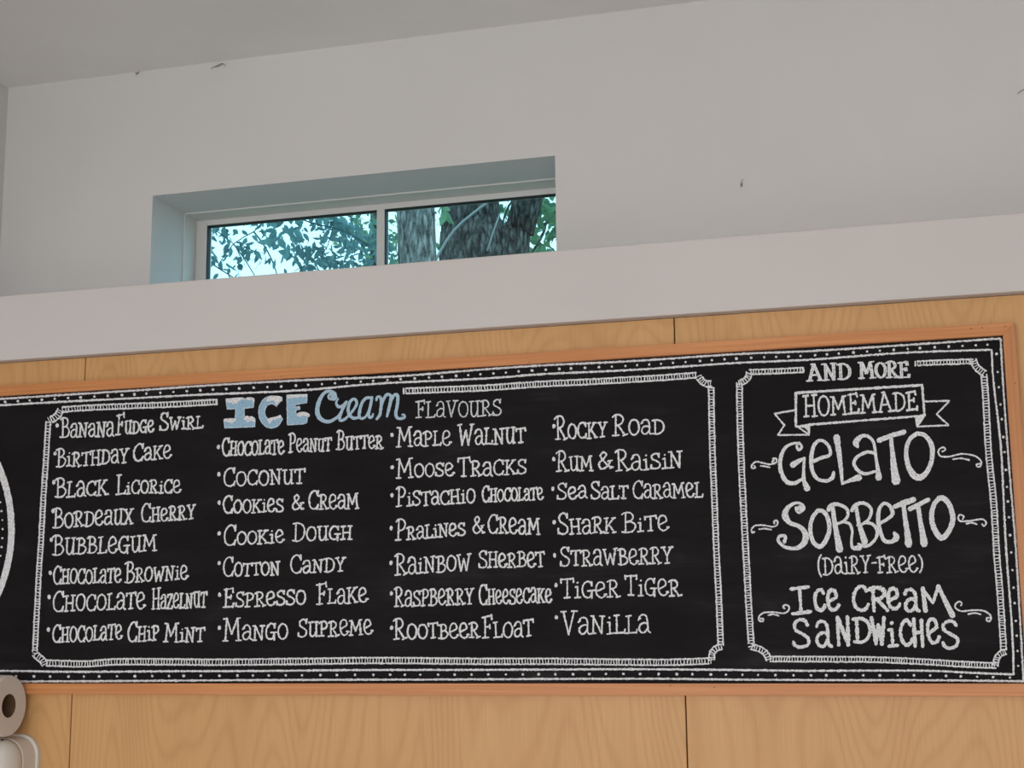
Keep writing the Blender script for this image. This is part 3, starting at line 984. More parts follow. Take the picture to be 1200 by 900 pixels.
ladder(la, [(833.5, 449.5), (827, 449.5), (821.5, 445.5), (818, 439.5)], W8 + .6, spacing=2.8)
ladder(la, [(816, 439.6), (780, 442.3), (735, 445), (690, 447.5), (635, 450), (570, 454.5), (520, 456.5), (473, 458.2)], W8 - .2, caps=(False, True))
la.build('ladder_border', MAT['chalk'], board, label='white chalk ladder-pattern border with notched corners round the flavour list')

lb = Ink()
ladder(lb, [(941.5, 433.5), (910, 435), (878, 436)], W8 - .8, caps=(True, False))
ladder(lb, [(878, 436.5), (876.5, 442.5), (871, 447.5), (864, 449.5)], W8, spacing=2.7)
ladder(lb, [(866.5, 449), (867.3, 500), (869.3, 555), (872.3, 615), (874.8, 660), (877, 702), (880.5, 758)], W8)
ladder(lb, [(880.5, 758), (890, 760.5), (897.5, 766), (901.5, 774.5)], W8, spacing=2.9)
ladder(lb, [(902, 772.3), (980, 772.6), (1030, 773.2), (1084, 775.6), (1130, 778.5), (1167, 780)], W8 - .3)
ladder(lb, [(1166.5, 780), (1168, 772), (1172, 766.5), (1179.5, 763.5)], W8 - .4, spacing=2.9)
ladder(lb, [(1176.3, 762), (1174.8, 740), (1171.4, 688), (1168, 650), (1164.5, 590), (1158.5, 530), (1155.2, 468), (1153, 439)], W8 + .2)
ladder(lb, [(1153.5, 437.5), (1148.5, 434), (1143.5, 429), (1140.5, 422)], W8 + .6, spacing=2.7)
ladder(lb, [(1140, 423.5), (1105, 424.5), (1072.5, 426)], W8 - 1.2, caps=(False, True))
lb.build('ladder_border', MAT['chalk'], board, label='white chalk ladder-pattern border with notched corners round the right-hand panel')

# ---- thick oval ring at the far left, mostly out of the picture
ov = Ink()
oc, oa, ob_ = (-103.0, 620.0), 116.5, 150.0
ov.stroke([(oc[0] + oa * math.cos(t), oc[1] + ob_ * math.sin(t)) for t in np.linspace(0, 2 * math.pi, 60)], 7.6, jit=.05, wob=.15)
for t in np.linspace(0, 2 * math.pi, 84)[:-1]:
    ov.dot(oc[0] + (oa - 10.5) * math.cos(t), oc[1] + (ob_ - 10.5) * math.sin(t), random.uniform(1.0, 1.5))
ov.build('oval_ring', MAT['chalk_thick'], board, label='thick white chalk oval ring with dots inside, cut by the left edge')

# ---- flavour names
C1, C2 = (0, 440, 4.6154), (0, 610, 4.6154)
C3, C4 = (240, 440, 5.4545), (240, 600, 5.4545)
C5, C6 = (445, 440, 5.4545), (445, 600, 5.4545)
C7, C8 = (635, 420, 5.4545), (635, 580, 4.6154)
LW = 1.95
FLAVOURS = [
    ('Banana Fudge Swirl', C1, (309, 270), [('BaNaNa', 325, 338, 615, 330, 112, 82), ('FUDGe', 628, 325, 832, 305, 115, 72), ('SWiRL', 862, 300, 1098, 288, 100, 72)]),
    ('Birthday Cake', C1, (298, 422), [('BiRTHDaY', 303, 498, 694, 474, 105, 82), ('CaKe', 720, 467, 926, 450, 98, 75)]),
    ('Black Licorice', C1, (291, 578), [('BLaCK', 297, 662, 582, 648, 110, 85), ('LiCORiCe', 628, 645, 978, 634, 110, 75)]),
    ('Bordeaux Cherry', C1, (287, 733), [('BORDeaUX', 285, 828, 720, 802, 112, 84), ('CHeRRY', 762, 797, 1055, 777, 105, 78)]),
    ('Bubblegum', C2, (278, 103), [('BUBBLeGUM', 283, 190, 848, 166, 112, 92)]),
    ('Chocolate Brownie', C2, (272, 282), [('CHOCOLaTe', 287, 346, 655, 337, 100, 84), ('BROWNie', 675, 340, 1015, 317, 118, 82)]),
    ('Chocolate Hazelnut', C2, (266, 413), [('CHOCOLaTe', 283, 497, 785, 477, 115, 92), ('HaZeLNUT', 820, 482, 1117, 470, 118, 85)]),
    ('Chocolate Chip Mint', C2, (262, 590), [('CHOCOLaTe', 283, 662, 660, 645, 100, 85), ('CHiP', 690, 660, 860, 648, 112, 86), ('MiNT', 887, 660, 1105, 657, 105, 80)]),
    ('Chocolate Peanut Butter', C3, (87, 457), [('CHOCOLaTe', 110, 518, 507, 502, 120, 96), ('PeaNUT', 535, 496, 808, 484, 130, 90), ('BUTTeR', 842, 478, 1140, 468, 128, 90)]),
    ('Coconut', C3, (90, 632), [('COCONUT', 118, 712, 638, 692, 122, 100)]),
    ('Cookies & Cream', C3, (92, 813), [('COOKieS', 115, 885, 503, 870, 118, 90), ('&', 558, 862, 630, 857, 100, 100), ('CReaM', 662, 858, 985, 855, 125, 98)]),
    ('Cookie Dough', C4, (92, 138), [('COOKie', 120, 218, 507, 198, 135, 88), ('DOUGH', 562, 190, 942, 176, 122, 95)]),
    ('Cotton Candy', C4, (92, 327), [('COTTON', 115, 415, 480, 403, 128, 90), ('CaNDY', 545, 396, 898, 378, 122, 90)]),
    ('Espresso Flake', C4, (95, 530), [('ESPReSSO', 118, 612, 645, 592, 125, 98), ('FLaKe', 715, 595, 1040, 578, 138, 102)]),
    ('Mango Supreme', C4, (92, 740), [('MaNGO', 115, 828, 530, 812, 150, 102), ('SUPReMe', 595, 803, 1072, 782, 120, 102)]),
    ('Maple Walnut', C5, (78, 380), [('MaPLe', 108, 460, 457, 446, 130, 98), ('WaLNUT', 500, 450, 932, 434, 138, 104)]),
    ('Moose Tracks', C5, (80, 587), [('MOOSe', 105, 660, 475, 642, 128, 88), ('TRaCKS', 500, 650, 940, 632, 128, 98)]),
    ('Pistachio Chocolate', C5, (78, 767), [('PiSTaCHiO', 105, 840, 612, 818, 130, 96), ('CHOCOLaTe', 655, 812, 1045, 797, 108, 86)]),
    ('Pralines & Cream', C6, (73, 103), [('PRaLiNeS', 103, 185, 548, 152, 140, 88), ('&', 595, 140, 668, 136, 115, 115), ('CReaM', 692, 137, 1027, 147, 125, 108)]),
    ('Rainbow Sherbet', C6, (72, 325), [('RaiNBOW', 97, 405, 583, 374, 140, 110), ('SHeRBeT', 632, 360, 1055, 352, 115, 100)]),
    ('Raspberry Cheesecake', C6, (74, 520), [('RaSPBeRRY', 93, 608, 600, 590, 130, 106), ('CHeeSeCaKe', 635, 596, 1100, 580, 135, 98)]),
    ('Rootbeer Float', C6, (75, 740), [('ROOTBeeR', 88, 816, 640, 806, 138, 100), ('FLOaT', 657, 808, 983, 798, 145, 108)]),
    ('Rocky Road', C7, (77, 433), [('ROCKY', 85, 522, 418, 506, 155, 105), ('ROaD', 452, 498, 785, 482, 140, 100)]),
    ('Rum & Raisin', C7, (75, 645), [('RUM', 93, 725, 328, 720, 135, 95), ('&', 360, 712, 450, 702, 112, 110), ('RaiSiN', 472, 722, 900, 702, 140, 108)]),
    ('Sea Salt Caramel', C7, (70, 833), [('Sea', 97, 905, 290, 893, 108, 84), ('SaLT', 312, 902, 552, 900, 118, 90), ('CaRaMeL', 583, 900, 1030, 887, 120, 98)]),
    ('Shark Bite', C8, (66, 147), [('SHaRK', 85, 215, 402, 207, 118, 88), ('BiTe', 435, 206, 688, 194, 112, 84)]),
    ('Strawberry', C8, (69, 327), [('STRaWBeRRY', 98, 388, 707, 373, 108, 90)]),
    ('Tiger Tiger', C8, (76, 488), [('TiGeR', 103, 560, 422, 555, 110, 92), ('TiGeR', 450, 545, 752, 551, 115, 94)]),
    ('Vanilla', C8, (78, 662), [('VaNiLLa', 105, 758, 585, 746, 130, 102)]),
]
for name, cr, bul, words in FLAVOURS:
    f_ = crop(*cr)
    s = cr[2]
    o = thing('flavour_name', 'white chalk hand lettering reading "%s"' % name, None, WL[board])
    o.location = (0, 0, 0)
    o.parent = board
    for (t, x0, y0, x1, y1, H, h) in words:
        ink = Ink()
        a, b = f_(x0, y0)
        c, d = f_(x1, y1)
        draw_word(ink, t, a, b - .6, c, d - .6, H / s - 1.4, h / s - 1.4, LW)
        ink.build('word', MAT['chalk'], o)
    bi = Ink()
    bx, by = f_(*bul)
    bi.dot(bx, by, 2.0, 2.7)
    bi.build('bullet', MAT['chalk'], o)

# ---- headings
f5 = crop(*C5)
hd = Ink()
a, b = f5(232, 272)
c, d = f5(780, 257)
draw_word(hd, 'FLaVOURS', a, b - .5, c, d - .5, 104 / 5.4545, 98 / 5.4545, 1.6)
hd.build('heading_word', MAT['chalk_grey'], board, label='thin bluish white lettering reading "FLAVOURS"')

fi = crop(255, 445, 10.0)
ice = Ink()


def polyf(ink, f, P):
    ink.poly([f(*p) for p in P])


def outline(ink, f, P, w):
    ink.line([f(*p) for p in P + [P[0]]], w, wob=.1)


I_ = [(100, 225), (425, 220), (420, 325), (310, 335), (312, 450), (438, 455), (436, 550), (85, 565), (75, 470), (205, 455), (215, 340), (112, 345)]
E_ = [(812, 180), (1048, 172), (1045, 268), (912, 292), (912, 322), (960, 310), (965, 345), (915, 358), (915, 400), (1050, 395), (1048, 500), (1000, 518), (818, 530)]
Cc, ro, ri = (632, 378), (150, 188), (80, 95)
ang_ = [math.radians(t) for t in range(-48, -312, -8)]
C_out = [(Cc[0] + ro[0] * math.cos(t), Cc[1] + ro[1] * math.sin(t)) for t in ang_]
C_in = [(Cc[0] + ri[0] * math.cos(t), Cc[1] + ri[1] * math.sin(t)) for t in ang_]
C_out = [(752, 205), (755, 245)] + C_out[1:] + [(762, 465)]
C_in = [(690, 318)] + C_in[1:-1] + [(735, 415)]
C_ = C_out + C_in[::-1]
# each letter built from convex pieces
for R in ([(100, 225), (425, 220), (420, 325), (310, 335), (215, 340), (112, 345)], [(215, 340), (310, 335), (312, 460), (205, 465)], [(75, 470), (205, 455), (312, 450), (438, 455), (436, 550), (85, 565)],
          [(812, 180), (912, 177), (915, 525), (818, 530)], [(912, 177), (1048, 172), (1045, 268), (912, 292)], [(912, 322), (960, 310), (965, 345), (915, 358)], [(912, 405), (1050, 395), (1048, 500), (1000, 518), (915, 525)]):
    polyf(ice, fi, R)
ns = min(len(C_out), len(C_in))
io = np.linspace(0, len(C_out) - 1, 40)
ii = np.linspace(0, len(C_in) - 1, 40)
CO = [tuple(np.interp(t, range(len(C_out)), [p[k] for p in C_out]) for k in (0, 1)) for t in io]
CI = [tuple(np.interp(t, range(len(C_in)), [p[k] for p in C_in]) for k in (0, 1)) for t in ii]
for k in range(39):
    polyf(ice, fi, [CO[k], CO[k + 1], CI[k + 1], CI[k]])
iceo = ice.build('heading_word', MAT['chalk_ice'], board, label='ice-blue block capitals reading "ICE" capped with white snow')
ol = Ink(1)
outline(ol, fi, I_, 1.1)
outline(ol, fi, C_, 1.1)
outline(ol, fi, E_, 1.1)
ol.build('outline', MAT['chalk_outline'], iceo, label='pale outline round the block letters')
for B in ([(98, 228), (190, 212), (300, 207), (308, 222), (270, 240), (240, 262), (222, 285), (205, 270), (185, 292), (165, 268), (140, 275), (112, 262)],
          [(330, 222), (345, 207), (390, 204), (425, 215), (435, 240), (425, 268), (410, 245), (380, 238), (340, 240)],
          [(68, 470), (85, 455), (150, 450), (212, 452), (216, 482), (190, 492), (178, 505), (160, 517), (145, 500), (120, 498), (100, 488), (75, 492)],
          [(298, 462), (315, 435), (345, 420), (375, 432), (400, 425), (432, 445), (438, 490), (425, 500), (405, 470), (385, 478), (350, 500), (330, 475)],
          [(565, 240), (600, 200), (660, 188), (720, 190), (748, 202), (755, 250), (720, 262), (700, 305), (685, 295), (675, 255), (640, 240), (600, 252), (575, 255)],
          [(575, 462), (620, 445), (690, 430), (735, 413), (748, 445), (700, 462), (640, 475), (615, 490), (605, 520), (592, 488)],
          [(812, 185), (870, 176), (1048, 170), (1049, 195), (1010, 205), (960, 200), (935, 212), (900, 205), (872, 216), (840, 210), (818, 222)],
          [(918, 400), (960, 380), (1010, 375), (1050, 385), (1080, 405), (1082, 430), (1065, 440), (1045, 415), (1020, 422), (990, 420), (970, 438), (945, 430), (925, 418)],
          [(925, 318), (958, 310), (962, 322), (930, 332)]):
    c0 = np.mean(B, axis=0)
    sn = Ink(2)
    for k in range(len(B)):
        polyf(sn, fi, [tuple(c0), B[k], B[(k + 1) % len(B)]])
    sn.build('snow_cap', MAT['chalk'], iceo, label='white chalk snow lying on the letters')

fc = crop(365, 445, 10.0)
cr_ = Ink()
for P in ([(228, 178, 22), (250, 190, 34), (238, 222, 44), (205, 215, 28), (200, 190, 26), (225, 160, 34), (262, 175, 44), (278, 215, 40), (255, 235, 30)],
          [(285, 205, 36), (270, 155, 34), (215, 132, 34), (150, 155, 38), (95, 240, 46), (68, 350, 54), (85, 430, 54), (140, 480, 46), (215, 488, 40), (300, 440, 34), (350, 375, 30), (400, 280, 32), (412, 255, 28)],
          [(312, 225, 22), (290, 265, 26), (300, 300, 34), (330, 318, 36), (370, 300, 34), (405, 262, 28)],
          [(385, 285, 30), (355, 370, 34), (330, 440, 36), (340, 478, 34), (390, 462, 32), (455, 400, 28), (520, 310, 32), (528, 255, 34), (498, 225, 32), (455, 255, 34), (430, 340, 36), (445, 410, 36), (490, 450, 36), (545, 445, 28)],
          [(705, 215, 30), (650, 212, 34), (598, 260, 34), (568, 350, 36), (560, 430, 34), (590, 455, 32), (640, 425, 26), (690, 330, 26)],
          [(710, 205, 30), (690, 310, 34), (670, 400, 34), (682, 440, 34), (712, 432, 28), (720, 400, 22)],
          [(760, 240, 28), (770, 205, 30), (800, 200, 34), (818, 245, 36), (815, 320, 36), (800, 410, 36), (765, 462, 28)],
          [(815, 330, 22), (850, 220, 32), (890, 172, 36), (930, 190, 38), (930, 240, 38), (905, 350, 36), (885, 430, 28)],
          [(905, 340, 22), (945, 220, 32), (985, 172, 38), (1012, 205, 38), (1005, 300, 36), (988, 390, 38), (1005, 445, 36), (1050, 455, 34), (1092, 438, 30), (1082, 408, 26), (1062, 412, 20)]):
    cr_.stroke([(*fc(x, y), w / 10.0) for x, y, w in P], 3.4, jit=.06, wob=.06)
cr_.build('heading_word', MAT['chalk_blue'], board, label='pale blue script lettering reading "Cream"')

# right-hand panel
f9 = crop(900, 410, 5.4545)
am = Ink()
for (t, x0, y0, x1, y1, h) in (('AND', 248, 203, 532, 190, 116), ('MORE', 580, 187, 909, 178, 112)):
    a, b = f9(x0, y0)
    c, d = f9(x1, y1)
    st = random.getstate()
    draw_word(am, t, a, b - .8, c - 1.4, d - .8, h / 5.4545 - 1.5, h / 5.4545 - 2.5, 1.9, first=False, jit=.5)
    random.setstate(st)
    draw_word(am, t, a + 2.0, b - .8, c + .6, d - .8, h / 5.4545 - 1.5, h / 5.4545 - 2.5, 1.7, first=False, jit=.5)
am.build('heading_word', MAT['chalk_thick'], board, label='bold serif capitals reading "AND MORE"')

hm = Ink()
a, b = f9(230, 432)
c, d = f9(960, 385)
draw_word(hm, 'HOMEMADE', a, b - .8, c, d - .8, 142 / 5.4545 - 1.5, 128 / 5.4545 - 1.5, 2.3, jit=.3)
hm.build('banner_word', MAT['chalk'], board, label='serif capitals reading "HOMEMADE" inside the ribbon banner')
bn = Ink()
BL = [f9(*p) for p in [(178, 275), (985, 225), (1000, 415), (205, 490), (180, 490), (178, 275)]]
bn.line([f9(*p) for p in [(205, 490), (178, 488), (178, 275), (985, 225), (1000, 418)]], 2.9, wob=.15)
bn.line([f9(*p) for p in [(205, 488), (265, 478), (940, 425), (1000, 418)]], 2.6, wob=.15)
bn.line([f9(*p) for p in [(175, 385), (42, 408), (105, 482), (62, 545), (262, 542)]], 2.0, wob=.15)
bn.line([f9(*p) for p in [(190, 492), (262, 542)]], 1.8)
for k in range(7):
    t = k / 6
    bn.line([f9(200 + 62 * t, 490 + 2 * t - 4 * t), f9(262 - 6 * (1 - t), 486 + 56 * t)], 1.7)
bn.line([f9(*p) for p in [(265, 480), (262, 545)]], 1.8)
bn.line([f9(*p) for p in [(1002, 330), (1160, 325), (1078, 412), (1155, 482), (955, 490)]], 2.0, wob=.15)
for k in range(7):
    t = k / 6
    bn.line([f9(945 + 45 * t, 428 - 4 * t), f9(950 + 8 * t, 486 - 2 * t)], 1.7)
bn.line([f9(*p) for p in [(998, 425), (955, 490), (942, 428)]], 1.8)
bn.build('ribbon_banner', MAT['chalk'], board, label='white chalk outline of a folded ribbon banner')

fg = crop(900, 490, 5.7143)


def fat(ink, f, sc, strokes):
    for kind, P in strokes:
        Q = [(*f(x, y), w / sc) for x, y, w in P]
        if kind == Q_:
            ink.stroke(Q, 4, jit=.05, wob=.12)
        else:
            ink.line(Q, 4, jit=.05, wob=.12)


ge = Ink()
fat(ge, fg, 5.7143, [
    (Q_, [(212, 162, 10), (192, 185, 16), (205, 212, 20), (225, 195, 18), (210, 170, 16), (160, 172, 18), (110, 205, 22), (82, 280, 26), (88, 360, 28), (125, 425, 28), (175, 436, 26), (225, 410, 20)]),
    (S_, [(165, 312, 40), (205, 288, 30), (245, 265, 12)]), (S_, [(243, 265, 18), (238, 350, 20), (240, 420, 26), (262, 470, 44)]),
    (Q_, [(300, 290, 26), (360, 265, 24), (415, 245, 22), (405, 185, 22), (355, 148, 20), (310, 180, 24), (290, 260, 28), (295, 345, 26), (330, 405, 24), (390, 420, 22), (430, 400, 28), (440, 362, 20)]),
    (S_, [(460, 128, 42), (475, 230, 34), (488, 340, 26), (498, 440, 18)]), (S_, [(495, 440, 14), (555, 415, 26), (608, 398, 48)]),
    (Q_, [(600, 192, 18), (590, 160, 44), (625, 122, 26), (670, 122, 22), (708, 165, 20), (722, 260, 20), (735, 340, 26), (742, 400, 46)]),
    (Q_, [(715, 235, 20), (660, 228, 22), (600, 258, 22), (575, 300, 22), (600, 348, 24), (650, 372, 22), (715, 358, 18)]),
    (S_, [(742, 150, 34), (820, 118, 30), (912, 92, 34)]), (S_, [(822, 125, 26), (832, 220, 30), (842, 320, 42), (858, 422, 60)]),
    (Q_, [(1000, 102, 28), (950, 140, 28), (925, 220, 28), (940, 320, 34), (980, 385, 44), (1025, 395, 40), (1070, 350, 32), (1098, 270, 30), (1095, 180, 32), (1050, 115, 28), (1000, 102, 28)])])
ge.build('menu_word', MAT['chalk_thick'], board, label='large thick white chalk lettering reading "GELATO"')

fs = crop(900, 575, 5.2174)
so = Ink()
fat(so, fs, 5.2174, [
    (Q_, [(182, 112, 26), (196, 98, 20), (206, 118, 22), (190, 135, 14), (172, 122, 12), (170, 100, 12)]),
    (Q_, [(205, 128, 14), (220, 108, 18), (205, 82, 16), (165, 76, 18), (118, 108, 28), (105, 155, 40), (135, 198, 28), (190, 218, 26), (228, 262, 36), (220, 320, 36), (170, 352, 24), (105, 345, 20), (64, 308, 20), (72, 278, 18), (105, 280, 20), (100, 312, 22)]),
    (Q_, [(305, 122, 24), (272, 165, 24), (258, 235, 24), (275, 310, 26), (315, 342, 28), (350, 310, 28), (375, 240, 26), (365, 165, 26), (335, 125, 26), (305, 122, 24)]),
    (S_, [(395, 105, 26), (408, 200, 28), (425, 290, 36), (438, 360, 46)]),
    (Q_, [(370, 118, 26), (385, 90, 26), (430, 84, 22), (480, 110, 20), (488, 150, 18), (465, 185, 18), (418, 205, 16)]),
    (Q_, [(460, 190, 16), (500, 205, 18), (515, 250, 16), (510, 310, 16), (520, 350, 22), (560, 348, 34)]),
    (S_, [(538, 95, 22), (555, 200, 24), (575, 260, 34), (592, 315, 40)]),
    (Q_, [(512, 122, 24), (535, 88, 22), (585, 76, 22), (630, 110, 20), (622, 165, 18), (585, 200, 16), (545, 212, 14)]),
    (Q_, [(590, 195, 16), (640, 205, 20), (668, 250, 20), (650, 305, 18), (600, 340, 18), (552, 325, 14)]),
    (Q_, [(688, 198, 20), (735, 170, 20), (762, 140, 24), (745, 95, 22), (710, 78, 20), (680, 115, 22), (674, 190, 26), (690, 260, 24), (715, 308, 24), (760, 310, 26), (785, 285, 40), (770, 255, 14)]),
    (S_, [(775, 98, 26), (830, 75, 36), (890, 55, 34)]), (S_, [(828, 85, 26), (840, 180, 28), (852, 260, 36), (860, 332, 44)]),
    (S_, [(868, 112, 30), (920, 85, 26), (980, 55, 28)]), (S_, [(918, 95, 26), (930, 180, 28), (945, 260, 34), (955, 328, 46)]),
    (Q_, [(1048, 45, 30), (1015, 85, 28), (1000, 160, 30), (1015, 230, 32), (1058, 288, 36), (1100, 255, 32), (1130, 180, 32), (1115, 100, 32), (1080, 50, 32), (1048, 45, 30)])])
so.build('menu_word', MAT['chalk_thick'], board, label='large thick white chalk lettering reading "SORBETTO"')

f10 = crop(850, 600, 3.4229)
df = Ink()
for (t, x0, y0, x1, y1, h) in (('(DaiRY-', 372, 255, 612, 243, 72), ('FRee)', 612, 246, 794, 240, 66)):
    a, b = f10(x0, y0)
    c, d = f10(x1, y1)
    draw_word(df, t, a, b - .8, c, d - .8, h / 3.4229 - 1, h / 3.4229 - 1, 1.9, first=False)
df.build('menu_word', MAT['chalk'], board, label='small white chalk lettering reading "(DAIRY-FREE)"')

fx = crop(900, 675, 5.0)
ic = Ink()


def boxes(ink, f, s, L, w):
    for (ch, x0, yt, x1, yb) in L:
        a, b = f(x0, yb)
        c, d = f(x1, yt)
        draw_glyph(ink, ch, a + w * .4, c - w * .4, b - w * .4, b - d - w * .8, w, -.03, serif=(ch == 'i'))


boxes(ic, fx, 5, [('I', 128, 60, 255, 225), ('C', 265, 72, 345, 208), ('e', 340, 72, 425, 208), ('C', 492, 52, 600, 210), ('R', 585, 60, 728, 212), ('e', 695, 65, 785, 200),
                  ('a', 790, 70, 895, 215)], 4.0)
fat(ic, fx, 5.0, [(S_, [(906, 72, 24), (915, 140, 24), (922, 202, 28)]), (S_, [(908, 78, 18), (938, 120, 20), (966, 158, 16)]), (S_, [(966, 158, 16), (984, 105, 20), (998, 58, 22)]), (S_, [(998, 58, 20), (1030, 130, 26), (1082, 232, 34)])])
ic.build('menu_word', MAT['chalk_thick'], board, label='thick white chalk lettering reading "ICE CREAM"')
sa = Ink()
boxes(sa, fx, 5, [('S', 135, 250, 260, 425), ('a', 272, 258, 380, 422), ('N', 390, 232, 500, 410), ('D', 495, 240, 615, 395), ('W', 600, 235, 705, 405),
                  ('i', 690, 255, 775, 418), ('C', 768, 252, 858, 412), ('H', 842, 245, 930, 422), ('e', 928, 242, 1015, 400), ('S', 1010, 255, 1135, 430)], 3.9)
sa.build('menu_word', MAT['chalk_thick'], board, label='thick white chalk lettering reading "SANDWICHES"')

f9b = crop(850, 380, 3.4229)
FLOUR = [
    ('left of the word "GELATO"', f9b, [[(195, 545), (188, 552), (195, 560), (206, 552), (203, 538), (188, 540)], [(205, 553), (180, 562), (150, 556), (122, 552), (106, 566), (108, 578), (120, 576), (116, 568)], [(142, 568), (160, 570), (178, 574)]]),
    ('right of the word "GELATO"', f9b, [[(870, 510), (882, 504), (878, 494), (862, 498), (854, 514), (866, 530), (900, 530), (950, 520), (1000, 528), (1025, 548), (1024, 568), (1012, 572), (1008, 562), (1020, 560)], [(912, 542), (945, 538), (978, 544)]]),
    ('left of the word "SORBETTO"', f9b, [[(196, 800), (196, 790), (208, 788), (208, 804), (190, 812), (150, 806), (120, 808), (105, 822), (108, 836), (118, 832)], [(136, 822), (160, 820), (184, 824)]]),
    ('right of the word "SORBETTO"', f9b, [[(952, 782), (956, 770), (942, 764), (934, 776), (945, 790), (985, 788), (1030, 782), (1046, 796), (1038, 810), (1030, 802)], [(968, 800), (988, 796), (1008, 802)]]),
    ('left of the words "ICE CREAM"', f10, [[(238, 388), (232, 380), (242, 372), (256, 380), (252, 396), (235, 406), (195, 402), (155, 404), (135, 420), (136, 436), (150, 438), (152, 428), (142, 428)], [(172, 414), (192, 410), (214, 416)]]),
    ('right of the words "ICE CREAM"', f10, [[(945, 376), (948, 364), (936, 360), (922, 372), (926, 388), (950, 398), (990, 394), (1035, 396), (1062, 414), (1064, 434), (1052, 438), (1048, 426), (1060, 424)], [(975, 410), (1000, 405), (1024, 410)]]),
]
for where, f_, SS in FLOUR:
    fl_ = Ink()
    for P in SS:
        fl_.stroke([f_(*p) for p in P], 1.9)
    fl_.build('flourish', MAT['chalk'], board, label='white chalk scroll flourish ' + where)

# nail holes in the frame
for (px, py) in ((1138, 385), (1151, 384), (1178, 382.6), (785.5, 803.5), (837, 805.2), (1189.8, 449), (620, 424.5), (330, 441)):
    p = at(px, py, YP - 0.018)
    bm = bmesh.new()
    bmesh.ops.create_cone(bm, cap_ends=True, segments=10, radius1=.0011, radius2=.0011, depth=.0008, matrix=Matrix.Translation(p) @ Matrix.Rotation(math.pi / 2, 4, 'X'))
    bm_obj('nail_hole', bm, MAT['plastic_dark'], board, label='tiny dark nail hole in the frame')

# ------------------------------------------------------------------ dispenser and toilet roll at lower left
xr = at(47.5, 895, YP)[0]
zt = at(20, 862, YP - .05)[2]
Wd, Hd = 0.30, 0.36
dcx = xr - Wd / 2
disp = thing('paper_dispenser', 'cream plastic paper dispenser with rounded corners at the lower left, under the toilet roll', 'dispenser', (dcx, YP, zt - Hd))


def rounded_rect(x0, x1, z0, z1, r, n=10):
    P = []
    for cx_, cz_, a0 in ((x1 - r, z1 - r, 0), (x0 + r, z1 - r, 90), (x0 + r, z0 + r, 180), (x1 - r, z0 + r, 270)):
        for k in range(n + 1):
            a_ = math.radians(a0 + 90 * k / n)
            P.append((cx_ + r * math.cos(a_), cz_ + r * math.sin(a_)))
    return P


def loft(rings):
    """rings: list of (outline, y); same vertex count"""
    v, f = [], []
    n = len(rings[0][0])
    for P, y in rings:
        v += [(p[0], y, p[1]) for p in P]
    for i in range(len(rings) - 1):
        for k in range(n):
            a_, b_ = i * n + k, i * n + (k + 1) % n
            f.append([a_, b_, b_ + n, a_ + n])
    f.append(list(range(n))[::-1])
    f.append([(len(rings) - 1) * n + k for k in range(n)])
    return v, f


x0d, z0d = xr - Wd, zt - Hd


def rr(ins, r=0.045):
    return rounded_rect(x0d + ins, xr - ins, z0d + ins, zt - ins, max(.012, r - ins * .3))


v, f = loft([(rr(0), YP), (rr(0), YP - .010), (rr(.002), YP - .012), (rr(.0045), YP - .013), (rr(.0055), YP - .056), (rr(.007), YP - .0575)])
o = mesh_obj('back_housing', v, f, MAT['plastic'], disp)
v, f = loft([(rr(.0075), YP - .0585), (rr(.0062), YP - .0605), (rr(.0066), YP - .075), (rr(.012), YP - .098), (rr(.024), YP - .112), (rr(.045), YP - .120), (rr(.09), YP - .124)])
o = mesh_obj('front_cover', v, f, MAT['plastic'], disp, smooth=True)
kx, kz = at(3.5, 866.5, YP - .075)[0], zt - .0085
bm = bmesh.new()
bmesh.ops.create_cone(bm, cap_ends=True, segments=14, radius1=.0035, radius2=.003, depth=.004, matrix=Matrix.Translation((kx, YP - .078, kz + .001)))
bm_obj('key_slot', bm, MAT['plastic_dark'], disp, label='small dark lock hole')

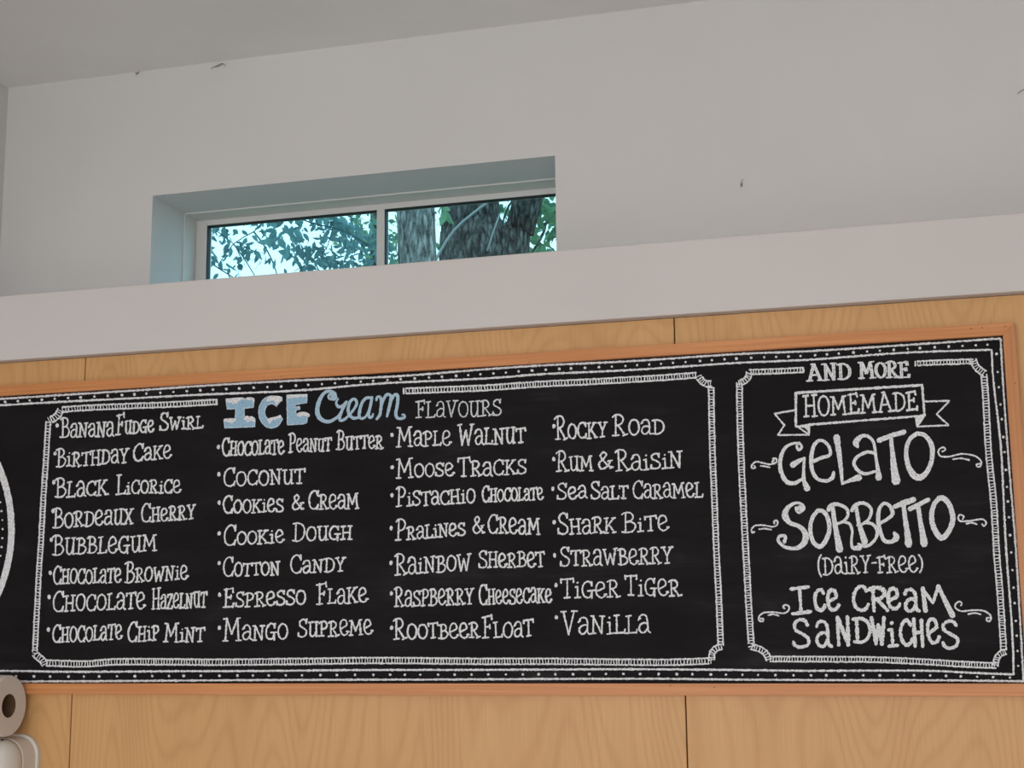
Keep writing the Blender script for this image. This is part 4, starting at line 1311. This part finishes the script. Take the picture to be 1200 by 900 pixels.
YRc = YP - 0.083
rc = at(10.5, 825.3, YRc)
rR = 0.0645
rz = zt + rR - .0002
roll = thing('toilet_roll', 'white toilet paper roll lying on its side on top of the dispenser', 'toilet roll', (rc[0] - .05, YRc, rz - rR))
n = 64
rin = 0.025
prof = [(0.0, rin), (0.0, rR - .003), (-.002, rR - .0008), (-.005, rR), (-.095, rR), (-.098, rR - .0008), (-.1, rR - .003), (-.1, rin)]
v, f = [], []
for (dx, r_) in prof:
    for k in range(n):
        a_ = 2 * math.pi * k / n
        v.append((rc[0] + dx, YRc + r_ * math.cos(a_), rz + r_ * math.sin(a_)))
m = len(prof)
for i in range(m):
    for k in range(n):
        a_, b_ = i * n + k, i * n + (k + 1) % n
        j = (i + 1) % m
        f.append([a_, b_, j * n + (k + 1) % n, j * n + k])
o = mesh_obj('paper', v, f, MAT['paper'], roll)
v, f = [], []
prof = [(-.0005, rin), (-.0995, rin), (-.0995, rin - .0012), (-.0005, rin - .0012)]
for (dx, r_) in prof:
    for k in range(n):
        a_ = 2 * math.pi * k / n
        v.append((rc[0] + dx, YRc + r_ * math.cos(a_), rz + r_ * math.sin(a_)))
for i in range(4):
    for k in range(n):
        j = (i + 1) % 4
        f.append([i * n + k, i * n + (k + 1) % n, j * n + (k + 1) % n, j * n + k])
mesh_obj('cardboard_core', v, f, MAT['card'], roll, smooth=True, label='brown cardboard core')


# ------------------------------------------------------------------ small cobwebs
def web(label, strands, Y, r):
    v, f = [], []
    for pl in strands:
        P = [at(a, b, Y) for a, b in pl]
        Q = smooth_path(P, .01)
        vv, ff = tube(Q, r, 5)
        f += [[i + len(v) for i in t] for t in ff]
        v += vv
    o = mesh_obj('cobweb', v, f, MAT['web'], None, label=label)
    o['category'] = 'cobweb'
    return o


web('tiny dark cobweb speck under the ceiling edge, the one further left', [[(158.5, 85.5), (161.5, 86), (162.3, 83.8)], [(159.5, 87.5), (162.5, 84.5)]], YW - .004, .0009)
web('wispy grey cobweb hanging at the ceiling edge above the left half of the window', [[(247, 80.5), (254, 77), (260, 74.2), (264, 77)], [(252, 78.5), (257.5, 77), (261, 74)]], YW - .004, .0007)
web('faint curled cobweb thread on the white wall right of the window', [[(868.5, 219), (868.3, 214), (870.6, 210)], [(869, 218.5), (870.2, 214.5)]], YW - .003, .0007)
web('thin curved cobweb thread on the white wall at the right edge', [[(1192.5, 110), (1195, 107.5), (1200, 105)]], YW - .003, .0007)
